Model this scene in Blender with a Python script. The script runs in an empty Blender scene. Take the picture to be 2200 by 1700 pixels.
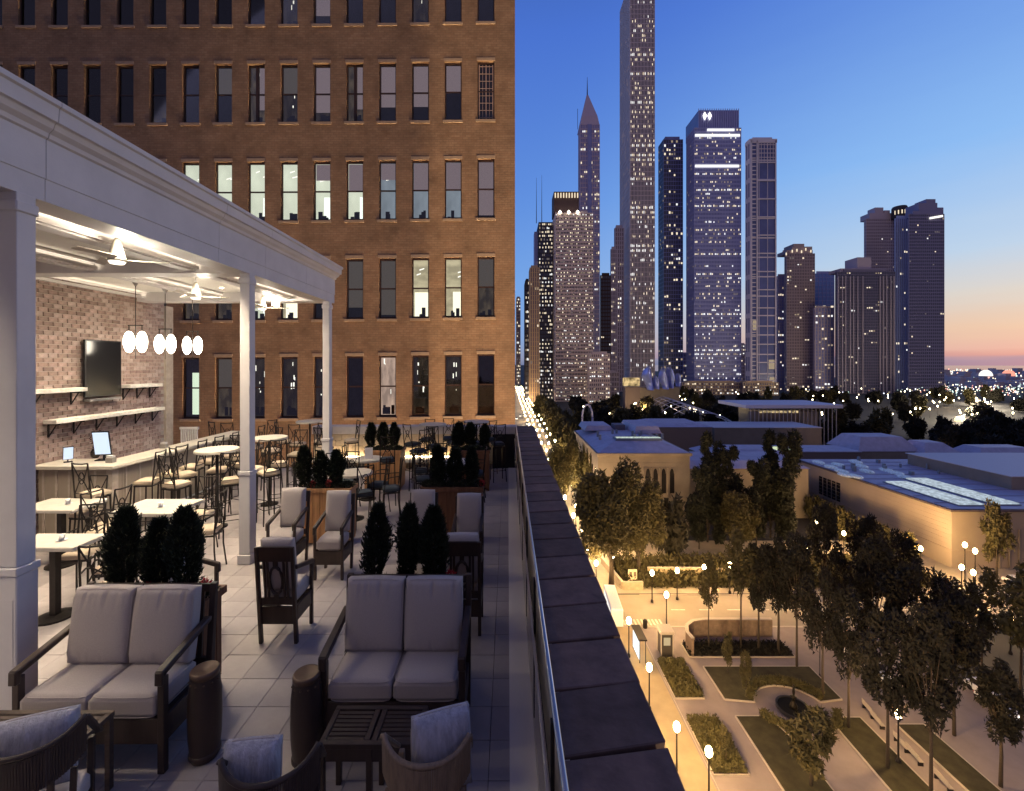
import bpy, bmesh, math, random
from mathutils import Vector, Matrix
R = random.Random(11)
SC = bpy.context.scene
COL = SC.collection
# ------------------------------------------------------------------ camera
F, H, VX, VY = 945.0, 4.2, 1091.0, 783.0          # focal length and horizon in photo pixels, eye height over the terrace
D = 105.0                                          # eye height over the street
ZG = H - D
cam = bpy.data.cameras.new("camera"); camo = bpy.data.objects.new("camera", cam); COL.objects.link(camo)
camo.location = (0, 0, H); camo.rotation_euler = (math.pi/2, 0, 0)
cam.sensor_width = 36; cam.sensor_fit = 'HORIZONTAL'; cam.lens = F/2200*36
cam.shift_x = 9/2200; cam.shift_y = -67/2200
cam.clip_start = .1; cam.clip_end = 90000
SC.camera = camo
# ------------------------------------------------------------------ world: dusk sky, afterglow to the right
wd = bpy.data.worlds.new("World"); SC.world = wd; wd.use_nodes = True
nt = wd.node_tree; nt.nodes.clear()
def N(t, **k):
    n = nt.nodes.new(t)
    for a, b in k.items(): setattr(n, a, b)
    return n
def L(a, b): nt.links.new(a, b)
SUN_EL, SUN_AZ = math.radians(1.0), math.radians(62)
sky = N('ShaderNodeTexSky', sky_type='NISHITA'); sky.sun_disc = False
sky.sun_elevation = SUN_EL; sky.sun_rotation = SUN_AZ; sky.altitude = 200; sky.ozone_density = 3.0; sky.dust_density = .6
bg1 = N('ShaderNodeBackground'); bg1.inputs[1].default_value = .05; L(sky.outputs[0], bg1.inputs[0])
tc = N('ShaderNodeTexCoord'); sep = N('ShaderNodeSeparateXYZ'); L(tc.outputs['Generated'], sep.inputs[0])
ramp = N('ShaderNodeValToRGB'); L(sep.outputs[2], ramp.inputs[0])
e = ramp.color_ramp.elements
stops = [(0.0, (.16, .21, .36)), (.012, (.24, .29, .46)), (.06, (.20, .35, .68)), (.18, (.165, .35, .76)), (.34, (.115, .27, .72)), (.6, (.065, .165, .62)), (.8, (.03, .075, .30)), (1, (.02, .05, .22))]
e[0].position, e[0].color = stops[0][0], (*stops[0][1], 1); e[1].position, e[1].color = 1, (*stops[-1][1], 1)
for p, c in stops[1:-1]:
    q = e.new(p); q.color = (*c, 1)
glow = N('ShaderNodeValToRGB'); nzz = N('ShaderNodeTexNoise'); nzz.inputs['Scale'].default_value = 5.0; mpz = N('ShaderNodeMapping'); mpz.inputs['Scale'].default_value = (1, 1, 9); L(tc.outputs['Generated'], mpz.inputs[0]); L(mpz.outputs[0], nzz.inputs[0]); mz = N('ShaderNodeMath', operation='MULTIPLY_ADD'); mz.inputs[1].default_value = .030; L(nzz.outputs['Fac'], mz.inputs[0]); sb = N('ShaderNodeMath', operation='SUBTRACT'); sb.inputs[1].default_value = .015; L(sep.outputs[2], sb.inputs[0]); L(sb.outputs[0], mz.inputs[2]); L(mz.outputs[0], glow.inputs[0]); g = glow.color_ramp.elements
gst = [(0.0, (.15, .19, .34)), (.010, (.20, .23, .38)), (.016, (.50, .28, .31)), (.028, (.62, .40, .38)), (.06, (.72, .50, .38)), (.11, (.66, .60, .54)), (.18, (.48, .61, .76)), (.34, (.26, .49, .86)), (.6, (.11, .25, .73)), (.8, (.04, .09, .33)), (1, (.02, .05, .22))]
g[0].position, g[0].color = gst[0][0], (*gst[0][1], 1); g[1].position, g[1].color = 1, (*gst[-1][1], 1)
for p, c in gst[1:-1]:
    q = g.new(p); q.color = (*c, 1)
nrm = N('ShaderNodeVectorMath', operation='DOT_PRODUCT'); nrm.inputs[1].default_value = (math.sin(SUN_AZ), math.cos(SUN_AZ), 0); L(tc.outputs['Generated'], nrm.inputs[0])
mr = N('ShaderNodeMapRange'); mr.interpolation_type = 'SMOOTHSTEP'; mr.inputs[1].default_value = .45; mr.inputs[2].default_value = 1.0; L(nrm.outputs['Value'], mr.inputs[0])
mx = N('ShaderNodeMixRGB'); L(mr.outputs[0], mx.inputs[0]); L(ramp.outputs[0], mx.inputs[1]); L(glow.outputs[0], mx.inputs[2])
# the side away from the afterglow is already dark
bk = N('ShaderNodeMapRange'); bk.interpolation_type = 'SMOOTHSTEP'; bk.inputs[1].default_value = -.75; bk.inputs[2].default_value = .35; bk.inputs[3].default_value = .60; bk.inputs[4].default_value = .98; L(sep.outputs[1], bk.inputs[0])
pk = N('ShaderNodeMapRange'); pk.interpolation_type = 'SMOOTHSTEP'; pk.inputs[1].default_value = .25; pk.inputs[2].default_value = -.65; L(sep.outputs[1], pk.inputs[0])
mv = N('ShaderNodeMixRGB'); mv.inputs[2].default_value = (.235, .205, .35, 1); L(pk.outputs[0], mv.inputs[0]); L(mx.outputs[0], mv.inputs[1])
# thin cloud bank low over the horizon
nz = N('ShaderNodeTexNoise'); nz.inputs['Scale'].default_value = 3.0; mpn = N('ShaderNodeMapping'); mpn.inputs['Scale'].default_value = (1, 1, 14)
L(tc.outputs['Generated'], mpn.inputs[0]); L(mpn.outputs[0], nz.inputs[0])
bg2 = N('ShaderNodeBackground'); bg2.inputs[1].default_value = .92; L(mv.outputs[0], bg2.inputs[0]); L(bk.outputs[0], bg2.inputs[1])
add = N('ShaderNodeAddShader'); L(bg1.outputs[0], add.inputs[0]); L(bg2.outputs[0], add.inputs[1])
out = N('ShaderNodeOutputWorld'); L(add.outputs[0], out.inputs[0])
# the last skylight, soft and low from the afterglow
sl = bpy.data.lights.new("sun", 'SUN'); sl.energy = .12; sl.angle = math.radians(25); sl.color = (1, .8, .72)
slo = bpy.data.objects.new("sun", sl); COL.objects.link(slo)
el = math.radians(12); slo.rotation_euler = Vector((math.sin(SUN_AZ)*math.cos(el), math.cos(SUN_AZ)*math.cos(el), math.sin(el))).to_track_quat('Z', 'Y').to_euler()
SC.view_settings.view_transform = 'Standard'; SC.view_settings.look = 'None'; SC.view_settings.gamma = 1; SC.view_settings.exposure = 0
SC.cycles.max_bounces = 5; SC.cycles.diffuse_bounces = 3; SC.cycles.glossy_bounces = 2; SC.cycles.transparent_max_bounces = 6; SC.cycles.transmission_bounces = 2
SC.cycles.sample_clamp_indirect = 3.0; SC.cycles.caustics_reflective = False; SC.cycles.caustics_refractive = False
SC.cycles.use_denoising = True
# ------------------------------------------------------------------ materials
MT = {}
def M(name, col, rough=.6, metal=0., var=.18, sc=6., bump=0., bsc=40., emit=0., ecol=None, spec=.4, stretch=None, var2=0.):
    if name in MT: return MT[name]
    m = bpy.data.materials.new(name); m.use_nodes = True; t = m.node_tree; b = t.nodes['Principled BSDF']
    b.inputs['Roughness'].default_value = rough; b.inputs['Metallic'].default_value = metal; b.inputs['Specular IOR Level'].default_value = spec
    c = (*col, 1); b.inputs['Base Color'].default_value = c
    co = t.nodes.new('ShaderNodeTexCoord'); src = co.outputs['Object']
    if stretch:
        mp = t.nodes.new('ShaderNodeMapping'); mp.inputs['Scale'].default_value = stretch; t.links.new(src, mp.inputs[0]); src = mp.outputs[0]
    if var:
        n = t.nodes.new('ShaderNodeTexNoise'); n.inputs['Scale'].default_value = sc; n.inputs['Detail'].default_value = 6; n.inputs['Roughness'].default_value = .62
        t.links.new(src, n.inputs['Vector'])
        r = t.nodes.new('ShaderNodeValToRGB'); r.color_ramp.elements[0].position = .3; r.color_ramp.elements[1].position = .7
        r.color_ramp.elements[0].color = tuple(x*(1-var) for x in col)+(1,); r.color_ramp.elements[1].color = tuple(min(1, x*(1+var)) for x in col)+(1,)
        t.links.new(n.outputs['Fac'], r.inputs[0]); outc = r.outputs[0]
        if var2:
            oi = t.nodes.new('ShaderNodeObjectInfo'); mr_ = t.nodes.new('ShaderNodeMapRange'); mr_.inputs[3].default_value = 1-var2; mr_.inputs[4].default_value = 1+var2
            t.links.new(oi.outputs['Random'], mr_.inputs[0]); mm = t.nodes.new('ShaderNodeVectorMath'); mm.operation = 'SCALE'
            t.links.new(outc, mm.inputs[0]); t.links.new(mr_.outputs[0], mm.inputs['Scale']); outc = mm.outputs[0]
        t.links.new(outc, b.inputs['Base Color'])
    if bump:
        n2 = t.nodes.new('ShaderNodeTexNoise'); n2.inputs['Scale'].default_value = bsc; n2.inputs['Detail'].default_value = 4; t.links.new(src, n2.inputs['Vector'])
        bp = t.nodes.new('ShaderNodeBump'); bp.inputs['Strength'].default_value = bump; bp.inputs['Distance'].default_value = .02
        t.links.new(n2.outputs['Fac'], bp.inputs['Height']); t.links.new(bp.outputs[0], b.inputs['Normal'])
    if emit:
        b.inputs['Emission Color'].default_value = (*(ecol or col), 1); b.inputs['Emission Strength'].default_value = emit
    MT[name] = m; return m
def Mglass(name, tint=(.8, .85, .95), refl=.12, dark=.0):
    if name in MT: return MT[name]
    m = bpy.data.materials.new(name); m.use_nodes = True; t = m.node_tree; t.nodes.clear()
    o = t.nodes.new('ShaderNodeOutputMaterial'); mixs = t.nodes.new('ShaderNodeMixShader'); tr = t.nodes.new('ShaderNodeBsdfTransparent'); gl = t.nodes.new('ShaderNodeBsdfGlossy')
    gl.inputs['Roughness'].default_value = .03; tr.inputs[0].default_value = (*tint, 1)
    lw = t.nodes.new('ShaderNodeLayerWeight'); lw.inputs[0].default_value = .3; ad = t.nodes.new('ShaderNodeMath'); ad.operation = 'ADD'; ad.inputs[1].default_value = refl; ad.use_clamp = True
    t.links.new(lw.outputs['Fresnel'], ad.inputs[0]); t.links.new(ad.outputs[0], mixs.inputs[0]); t.links.new(tr.outputs[0], mixs.inputs[1]); t.links.new(gl.outputs[0], mixs.inputs[2]); t.links.new(mixs.outputs[0], o.inputs[0])
    MT[name] = m; return m
def Memit(name, col, st, noise=0., sc=3., stretch=(1, 1, 1), lo=.15):
    if name in MT: return MT[name]
    m = bpy.data.materials.new(name); m.use_nodes = True; t = m.node_tree; t.nodes.clear()
    o = t.nodes.new('ShaderNodeOutputMaterial'); e_ = t.nodes.new('ShaderNodeEmission'); e_.inputs[0].default_value = (*col, 1); e_.inputs[1].default_value = st
    if noise:
        co = t.nodes.new('ShaderNodeTexCoord'); mp = t.nodes.new('ShaderNodeMapping'); mp.inputs['Scale'].default_value = stretch
        n = t.nodes.new('ShaderNodeTexNoise'); n.inputs['Scale'].default_value = sc; n.inputs['Detail'].default_value = 3
        r = t.nodes.new('ShaderNodeMapRange'); r.inputs[1].default_value = .38; r.inputs[2].default_value = .62; r.inputs[3].default_value = st*lo; r.inputs[4].default_value = st
        t.links.new(co.outputs['Object'], mp.inputs[0]); t.links.new(mp.outputs[0], n.inputs['Vector']); t.links.new(n.outputs['Fac'], r.inputs[0]); t.links.new(r.outputs[0], e_.inputs[1])
    t.links.new(e_.outputs[0], o.inputs[0]); MT[name] = m; return m
# ------------------------------------------------------------------ mesh builder
class MB:
    def __init__(s): s.v = []; s.f = []
    def q(s, *pts):
        k = len(s.v); s.v += [tuple(p) for p in pts]; s.f.append(tuple(range(k, k+len(pts)))); return s
    def box(s, x0, x1, y0, y1, z0, z1, m=None):
        P = [Vector((x, y, z)) for z in (z0, z1) for y in (y0, y1) for x in (x0, x1)]
        return s.hexa(P, m)
    def hexa(s, P, m=None):
        if m is not None: P = [m @ p for p in P]
        k = len(s.v); s.v += [tuple(p) for p in P]
        s.f += [tuple(k+i for i in f) for f in ((0, 2, 3, 1), (4, 5, 7, 6), (0, 1, 5, 4), (2, 6, 7, 3), (0, 4, 6, 2), (1, 3, 7, 5))]; return s
    def bar(s, p, q, w, h=None, up=(0, 0, 1)):
        p, q = Vector(p), Vector(q); h = h or w; d = (q-p).normalized(); u = Vector(up)
        if abs(d.dot(u)) > .95: u = Vector((0, 1, 0))
        a = d.cross(u).normalized()*w/2; b = a.cross(d).normalized()*h/2
        P = [p-a-b, p+a-b, q-a-b, q+a-b, p-a+b, p+a+b, q-a+b, q+a+b]
        k = len(s.v); s.v += [tuple(x) for x in P]
        s.f += [tuple(k+i for i in f) for f in ((0, 2, 3, 1), (4, 5, 7, 6), (0, 1, 5, 4), (2, 6, 7, 3), (0, 4, 6, 2), (1, 3, 7, 5))]; return s
    def tube(s, pts, r, n=6, closed=False):
        pts = [Vector(p) for p in pts]; rings = []; m = len(pts)
        for i, p in enumerate(pts):
            a = pts[(i-1) % m] if (closed or i) else p; b = pts[(i+1) % m] if (closed or i < m-1) else p
            d = (b-a).normalized(); u = Vector((0, 0, 1)) if abs(d.z) < .9 else Vector((0, 1, 0))
            x = d.cross(u).normalized(); y = x.cross(d).normalized(); rr = r[i] if isinstance(r, (list, tuple)) else r
            k = len(s.v); s.v += [tuple(p+x*math.cos(t)*rr+y*math.sin(t)*rr) for t in (2*math.pi*j/n for j in range(n))]; rings.append(k)
        for i in range(m if closed else m-1):
            a, b = rings[i], rings[(i+1) % m]
            s.f += [(a+j, a+(j+1) % n, b+(j+1) % n, b+j) for j in range(n)]
        if not closed: s.f += [tuple(rings[0]+j for j in range(n))[::-1], tuple(rings[-1]+j for j in range(n))]
        return s
    def lathe(s, prof, c=(0, 0, 0), n=16, sx=1, sy=1):
        k0 = len(s.v)
        for r, z in prof:
            s.v += [(c[0]+math.cos(2*math.pi*j/n)*r*sx, c[1]+math.sin(2*math.pi*j/n)*r*sy, c[2]+z) for j in range(n)]
        for i in range(len(prof)-1):
            a, b = k0+i*n, k0+(i+1)*n
            s.f += [(a+j, a+(j+1) % n, b+(j+1) % n, b+j) for j in range(n)]
        s.f += [tuple(k0+j for j in range(n))[::-1], tuple(k0+(len(prof)-1)*n+j for j in range(n))]; return s
    def prism(s, pts, z0, z1):
        n = len(pts); k = len(s.v); s.v += [(x, y, z0) for x, y in pts]+[(x, y, z1) for x, y in pts]
        s.f += [tuple(range(k, k+n))[::-1], tuple(range(k+n, k+2*n))]+[(k+i, k+(i+1) % n, k+n+(i+1) % n, k+n+i) for i in range(n)]; return s
    def ext(s, prof, a0, a1, axis='y'):           # profile in (x,z), extruded along y (or profile (y,z) along x)
        n = len(prof); k = len(s.v)
        for a in (a0, a1): s.v += [((p[0], a, p[1]) if axis == 'y' else (a, p[0], p[1])) for p in prof]
        s.f += [tuple(range(k, k+n)), tuple(range(k+n, k+2*n))[::-1]]+[(k+i, k+n+i, k+n+(i+1) % n, k+(i+1) % n) for i in range(n)]; return s
    def mesh(s, name, mat, bev=0., smooth=False, seg=1):
        me = bpy.data.meshes.new(name); me.from_pydata(s.v, [], s.f)
        bm = bmesh.new(); bm.from_mesh(me)
        if len(s.f) < 20000: bmesh.ops.recalc_face_normals(bm, faces=bm.faces)
        if bev:
            bmesh.ops.bevel(bm, geom=[e_ for e_ in bm.edges if len(e_.link_faces) == 2 and e_.calc_face_angle(0) > .5], offset=bev, segments=seg, affect='EDGES', clamp_overlap=True)
        bm.to_mesh(me); bm.free(); me.materials.append(mat)
        if smooth: me.shade_smooth()
        return me
    def build(s, name, mat, parent=None, bev=0., smooth=False, seg=1, stuff=False, **tags):
        o = bpy.data.objects.new(name, s.mesh(name, mat, bev, smooth, seg)); COL.objects.link(o)
        if parent: o.parent = parent
        if stuff: o['kind'] = 'stuff'
        for a, b in tags.items(): o[a] = b
        return o
def empty(name, label, cat, loc=(0, 0, 0), rz=0., group=None):
    o = bpy.data.objects.new(name, None); COL.objects.link(o); o.location = loc; o.rotation_euler = (0, 0, rz); o.empty_display_size = .1
    o['label'] = label; o['category'] = cat
    if group: o['group'] = group
    return o
def new(name, me, parent=None, loc=None):
    o = bpy.data.objects.new(name, me); COL.objects.link(o)
    if parent: o.parent = parent
    if loc: o.location = loc
    return o
KIDS = {}
def dup(root, loc, rz=None, label=None, sc=None):
    if root.name not in KIDS:
        KIDS[root.name] = [(c, list(c.children)) for c in root.children]
    r = root.copy(); COL.objects.link(r); r.location = loc
    if rz is not None: r.rotation_euler = (0, 0, rz)
    if sc: r.scale = sc
    if label: r['label'] = label
    for c, gs in KIDS[root.name]:
        d = c.copy(); COL.objects.link(d); d.parent = r
        for g_ in gs:
            h = g_.copy(); COL.objects.link(h); h.parent = d
    return r
def first_or_dup(cache, key, maker, loc, rz, label):
    if key not in cache:
        o = maker(label); o.location = loc; o.rotation_euler = (0, 0, rz); cache[key] = o; return o
    return dup(cache[key], loc, rz, label)
CA = {}
def tagstruct(o): o['kind'] = 'structure'; return o
# ---- palette
brick_far = M('brown_brick', (.30, .155, .085), .9, var=.25, sc=.35, bump=.25, bsc=3)
limestone = M('warm_limestone', (.42, .30, .20), .8, var=.12, sc=3)
white_p = M('white_paint', (.66, .62, .60), .5, var=.08, sc=1.3, bump=.06, bsc=30)
ceil_p = M('ceiling_paint', (.86, .82, .74), .6, var=.03)
tilem = M('porcelain_paver', (.40, .35, .33), .55, var=.12, sc=2.2, bump=.1, bsc=60, var2=.07)
fabric = M('taupe_fabric', (.47, .41, .38), .95, var=.08, sc=90, bump=.35, bsc=260)
wood = M('dark_wood', (.045, .028, .022), .45, var=.35, sc=5, stretch=(1, 1, .15), bump=.1)
woodm = M('weathered_wood', (.10, .068, .048), .6, var=.35, sc=6, stretch=(1, 5, 5), bump=.15)
cedar = M('cedar_wood', (.42, .21, .09), .6, var=.3, sc=5, stretch=(4, 4, .3), bump=.12)
walnut = M('brown_planter_wood', (.16, .07, .035), .6, var=.3, sc=5, stretch=(4, 4, .3), bump=.12)
iron = M('bronze_metal', (.022, .017, .014), .5, .4, var=.2)
cushion = M('cream_seat_fabric', (.50, .40, .29), .9, var=.06, sc=30, bump=.2, bsc=150)
teal_c = M('blue_green_fabric', (.045, .055, .065), .9, var=.1)
stone_top = M('pale_table_stone', (.52, .47, .40), .4, var=.08, sc=8)
slate = M('dark_slate', (.120, .075, .066), .75, var=.3, sc=5, bump=.35, bsc=12, var2=.28)
alu = M('brushed_aluminium', (.55, .54, .53), .3, .9, var=.05)
black = M('black_plastic', (.012, .012, .014), .25, var=0)
taupe_p = M('taupe_panel_paint', (.30, .25, .20), .5, var=.06, sc=3)
leaf_d = M('dark_evergreen_leaf', (.018, .024, .010), .7, var=.5, sc=9)
leaf_c = M('conifer_leaf', (.010, .011, .006), .85, var=.5, sc=.3)
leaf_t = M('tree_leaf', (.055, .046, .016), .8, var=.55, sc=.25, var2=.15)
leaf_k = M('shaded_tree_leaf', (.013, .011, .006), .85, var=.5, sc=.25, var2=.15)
bark = M('tree_bark', (.055, .040, .028), .9, var=.3, sc=3)
petal = M('red_petal', (.45, .02, .03), .7, var=.3)
# ================================================================== TERRACE
TS = .48
tx0, ty0 = -.0463*H, .0                                # joint lines measured in the photograph
terr = MB().box(-14.6, .99, -8, 18.2, -1.0, -.035).build('terrace_floor', M('roof_deck', (.13, .115, .11), .9)); tagstruct(terr)
body = MB().box(-14.55, .94, -7.9, 18.1, ZG, -1.004).build('own_building', brick_far, label='brown brick building under the rooftop terrace', category='building')
tiles = []
for i in range(-30, 2):
    for j in range(-2, 38):
        x0 = tx0+i*TS; y0 = j*TS+.12
        x1 = min(x0+TS, .30)
        if x1-x0 < .1 or y0+TS > 17.9: continue
        tiles.append((x0, x1, y0, y0+TS))
def size(t):
    x, y = (t[0]+t[1])/2, (t[2]+t[3])/2
    if y < 2.9: return -1
    px, py = VX+x*F/y, VY+H*F/y
    if px < -20 or py > 1745: return -1
    hidden = x < -5.3 and (px < 78)
    return (0 if hidden else 1)*F*F/(y*y)*H/y
tiles.sort(key=size, reverse=True)
g = .006
tm = MB().box(0, TS-g, 0, TS-g, -.03, 0).mesh('paver', tilem, bev=.003)
for t in tiles[:300]:
    if t[1]-t[0] > TS-.01: o = new('paver', tm, terr, (t[0], t[2], R.uniform(-.0015, .0015)))
    else: MB().box(t[0], t[1]-g, t[2], t[3]-g, -.03, 0).build('paver', tilem, terr, bev=.003)
mb = MB()
for t in tiles[300:]: mb.box(t[0], t[1]-g, t[2], t[3]-g, -.03, R.uniform(-.0015, .0015))
mb.build('paver', tilem, terr, stuff=True)
# parapet on the street side
pp = empty('parapet_wall', 'low rooftop parapet capped with overlapping dark slate stones beside the railing', 'parapet')
PZ = 1.68
MB().box(.40, 1.0, -3, 18.0, -1.0, PZ-.09).build('wall', M('parapet_render', (.45, .38, .30), .7, var=.08), pp)
MB().box(.355, .399, -3, 17.9, .25, PZ-.02).build('metal_cladding', M('taupe_metal', (.62, .53, .43), .38, .3, var=.08, sc=3, stretch=(1, .2, 1)), pp)
y = 1.05
k = 0
while y < 17.9:
    y1 = min(y+.585, 18.0); sk = .10+.02*R.uniform(-1, 1)
    P = []
    for z, lift in ((PZ-.075, 0), (PZ, 0)):
        for (x, yy) in ((.352, y+.016), (1.05, y+sk+.016), (.352, y1+.0), (1.05, y1+sk+.0)):
            zz = z+(-.005 if yy > y+.3 else .004)
            P.append(Vector((x+(R.uniform(-.003, .003) if x < 1 else R.uniform(-.008, .008)), yy, zz+R.uniform(-.003, .003))))
    m_ = MB().hexa(P)
    st_ = m_.build('cap_stone', slate, pp, bev=.008)
    if k == 0: MB().box(.352, 1.05, -3, 1.04, PZ-.075, PZ).build('cap_stone', slate, pp)
    y = y1; k += 1
# railing: floor strip with painted glow, glass panes between posts, top rail
rl = empty('terrace_railing', 'slim metal handrail and glass panels running along the inside of the slate parapet', 'railing')
MB().box(.300, .352, -2, 17.85, -.03, .10).build('kerb', M('pale_kerb', (.62, .56, .47), .5, var=.06), rl, bev=.004)
MB().tube([(.335, -2, PZ+.045), (.335, 17.8, PZ+.045)], .022, 10).build('handrail', alu, rl, smooth=True)
MB().box(.270, .292, -2, 17.8, 1.15, 1.19).build('lower_rail', alu, rl, bev=.004)
yy = 1.0
while yy < 17.6:
    MB().box(.300, .325, yy, yy+.05, .1, PZ+.03).build('post', iron, rl)
    MB().box(.306, .314, yy+.07, min(yy+2.03, 17.7), .14, 1.14).build('glass_pane', Mglass('rail_glass', (.9, .9, .92), .05), rl)
    yy += 2.05
# pale floor strip: the bright reflected glow is put into its colour
MB().box(.02, .298, -2, 17.85, .0, .012).build('floor_glow_strip', M('painted_floor_glow', (.88, .80, .68), .35, var=.06, sc=2, stretch=(1, .15, 1)), None, kind='structure')
# end wall
ew = empty('end_wall', 'low stone clad wall closing the far end of the terrace under the brick facade', 'wall')
MB().box(-7.9, .30, 17.92, 18.3, -1, 1.36).build('wall', M('beige_stone', (.55, .45, .33), .7, var=.15, sc=2), ew)
MB().box(-7.95, .34, 17.84, 18.4, 1.37, 1.68).build('coping', M('pale_coping', (.52, .47, .45), .6, var=.08), ew, bev=.01)
x = -7.86
k = 0
while x < -1.5:
    for r_ in range(6):
        a = x+(r_ % 2)*.22
        MB().box(a, a+.43, 17.86, 17.915, .02+r_*.222, .235+r_*.222).build('stone', M('split_stone', (.60, .47, .32), .8, var=.22, sc=3, bump=.4, bsc=20, var2=.14), ew, bev=.006)
    x += .44
MB().box(-.62, .298, 17.80, 17.85, 0, 1.36).build('dark_panel', M('dark_end_panel', (.015, .012, .012), .8), ew)
# LED wash lamp bars at the foot of the stone wall, visible as the bright band
lb = empty('light_bench', 'long low white ledge glowing in front of the stone end wall', 'ledge')
MB().box(-7.8, -1.2, 17.25, 17.78, .34, .46).build('ledge', M('white_ledge', (.78, .72, .62), .4), lb, bev=.01)
for a in (-7.5, -5.9, -4.3, -2.7, -1.4): MB().box(a, a+.14, 17.35, 17.75, 0, .336).build('leg', taupe_p, lb)
MB().box(-7.7, -1.3, 17.70, 17.74, .47, .50).build('light_strip', Memit('led_strip', (1, .74, .42), 26), lb)
# ================================================================== PERGOLA
pg = empty('pergola', 'white classical pergola with coffered ceiling over the bar at left', 'pergola')
FX, PE = -5.46, 13.85
ZB, ZT = 6.12, 6.87
p = MB()
prof = [(FX, ZB), (FX, ZB+.26), (FX+.012, ZB+.27), (FX+.012, ZT-.02), (FX+.04, ZT), (FX+.05, ZT+.05), (FX+.10, ZT+.10), (FX+.12, ZT+.16), (FX+.13, ZT+.17), (FX+.16, ZT+.18), (FX+.17, ZT+.34), (FX+.20, ZT+.36), (FX+.20, ZT+.42), (FX-.45, ZT+.43), (FX-.45, ZB)]
segs = [-6, 5.19, 8.3, 9.9, 11.9, PE-.6]
for a, b in zip(segs, segs[1:]):
    pr = prof
    MB().ext(pr, a+.004, b-.004).build('entablature_section', white_p, pg)
# far end return of the entablature
MB().ext([(PE+(t[0]-FX), t[1]) for t in prof], FX-.46, -11.3, 'x').build('end_beam', white_p, pg)
co_ = MB(); n_ = len(prof); co_.v = [(t[0], PE-.6, t[1]) for t in prof]+[(t[0], PE+max(0, t[0]-FX), t[1]) for t in prof]
co_.f = [tuple(range(n_)), tuple(range(n_, 2*n_))[::-1]]+[(i, n_+i, n_+(i+1) % n_, (i+1) % n_) for i in range(n_)]
co_.build('corner_block', white_p, pg)
MB().box(-14.6, FX-.46, -6, PE-.26, 6.72, 6.8).build('roof', white_p, pg)
MB().box(-11.26, FX-.46, -6, PE-.26, 6.40, 6.48).build('ceiling', ceil_p, pg)
for a, b in ((4.6, 5.05), (9.35, 9.8)): MB().box(-11.24, FX-.462, a, b, ZB+.02, 6.398).build('cross_beam', white_p, pg, bev=.01)
for x in (-6.75, -8.9): 
    for a, b in ((-6, 4.595), (5.055, 9.345), (9.805, PE-.27)): MB().box(x-.13, x+.13, a, b, ZB+.06, 6.398).build('ceiling_beam', white_p, pg, bev=.01)
for x in (-5.93, -6.60, -7.0, -8.7, -9.1, -11.2):
    MB().box(x-.025, x+.025, 5.06, 9.34, 6.33, 6.396).build('moulding', white_p, pg, bev=.008)
    MB().box(x-.025, x+.025, 9.81, 13.5, 6.33, 6.396).build('moulding', white_p, pg, bev=.008)
cove = Memit('cove_strip', (1, .88, .70), 9)
for x in (-5.99, -6.58, -6.92, -8.72, -9.08, -11.1):
    for a, b in ((.5, 4.5), (5.1, 9.3), (9.85, 13.45)): MB().box(x-.05, x+.05, a, b, 6.20, 6.225).build('cove_ledge', white_p, pg); MB().box(x-.05, x-.035, a, b, 6.226, 6.27).build('cove_lip', white_p, pg); MB().box(x+.035, x+.05, a, b, 6.226, 6.27).build('cove_lip', white_p, pg); MB().box(x-.025, x+.025, a, b, 6.226, 6.235).build('cove_light', cove, pg)
def column(y, label):
    c = empty('column', label, 'column', (0, 0, 0), 0, 'white square columns carrying the pergola')
    x1 = FX+.03; w = .205
    MB().box(x1-w, x1, y, y+w, 1.953, ZB-.002).build('shaft', white_p, c, bev=.006)
    MB().box(x1-w-.02, x1+.022, y-.02, y+w+.02, ZB-.22, ZB-.1).build('capital', white_p, c, bev=.012)
    MB().box(x1-w-.03, x1+.03, y-.03, y+w+.03, 1.86, 1.95).build('pedestal_cap', white_p, c, bev=.01)
    MB().box(x1-w-.015, x1+.015, y-.015, y+w+.015, 0.20, 1.856).build('pedestal', white_p, c, bev=.01)
    MB().box(x1-w+.02, x1-.02, y-.020, y-.0155, .5, 1.6).build('panel', white_p, c)
    MB().box(x1-w-.04, x1+.04, y-.04, y+w+.04, 0, .196).build('plinth', white_p, c, bev=.012)
column(4.86, 'nearest and largest white square column at the left edge beside the loveseat')
column(9.25, 'middle white square column of the pergola above the round bar tables')
column(13.38, 'farthest thin white column under the far corner of the pergola')
# brick wall of the bar
bw = empty('bar_brick_wall', 'reddish brick wall behind the bar holding the television', 'wall')
BX = -11.32
MB().box(BX-.5, BX-.010, 8.5, 14.5, 0, 6.4).build('mortar_core', M('mortar', (.38, .32, .28), .9, var=.1), bw)
brickm = [M('brick_a', (.30, .215, .185), .9, var=.25, sc=12, var2=.3), M('brick_b', (.24, .165, .14), .9, var=.25, sc=12, var2=.3), M('brick_c', (.35, .27, .235), .9, var=.2, sc=12, var2=.2)]
bl, bh = .235, .112
bms = [MB().box(0, .036, 0, bl-.016, 0, bh-.016).mesh('brick', m_, bev=.004) for m_ in brickm]
bs = []
for c in range(57):
    for i in range(26):
        y0 = 8.6+i*bl+(c % 2)*bl/2; z0 = .0+c*bh
        if y0+bl > 14.5 or z0+bh > 6.42: continue
        px = VX+BX*F/(y0+bl/2); py = VY-(z0-H)*F/(y0+bl/2)
        vis = 1 if (px > 80 and py < 960 and z0 > 1.9) else 0
        if 172 < px < 246 and 732 < py < 842: vis = 0
        bs.append((vis/(y0*y0), y0, z0))
bs.sort(reverse=True)
for i, (s_, y0, z0) in enumerate(bs):
    if i < 300: new('brick', R.choices(bms, (5, 2, 2))[0], bw, (BX-.029+R.uniform(0, .006), y0, z0))
rest = [MB(), MB(), MB()]
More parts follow.
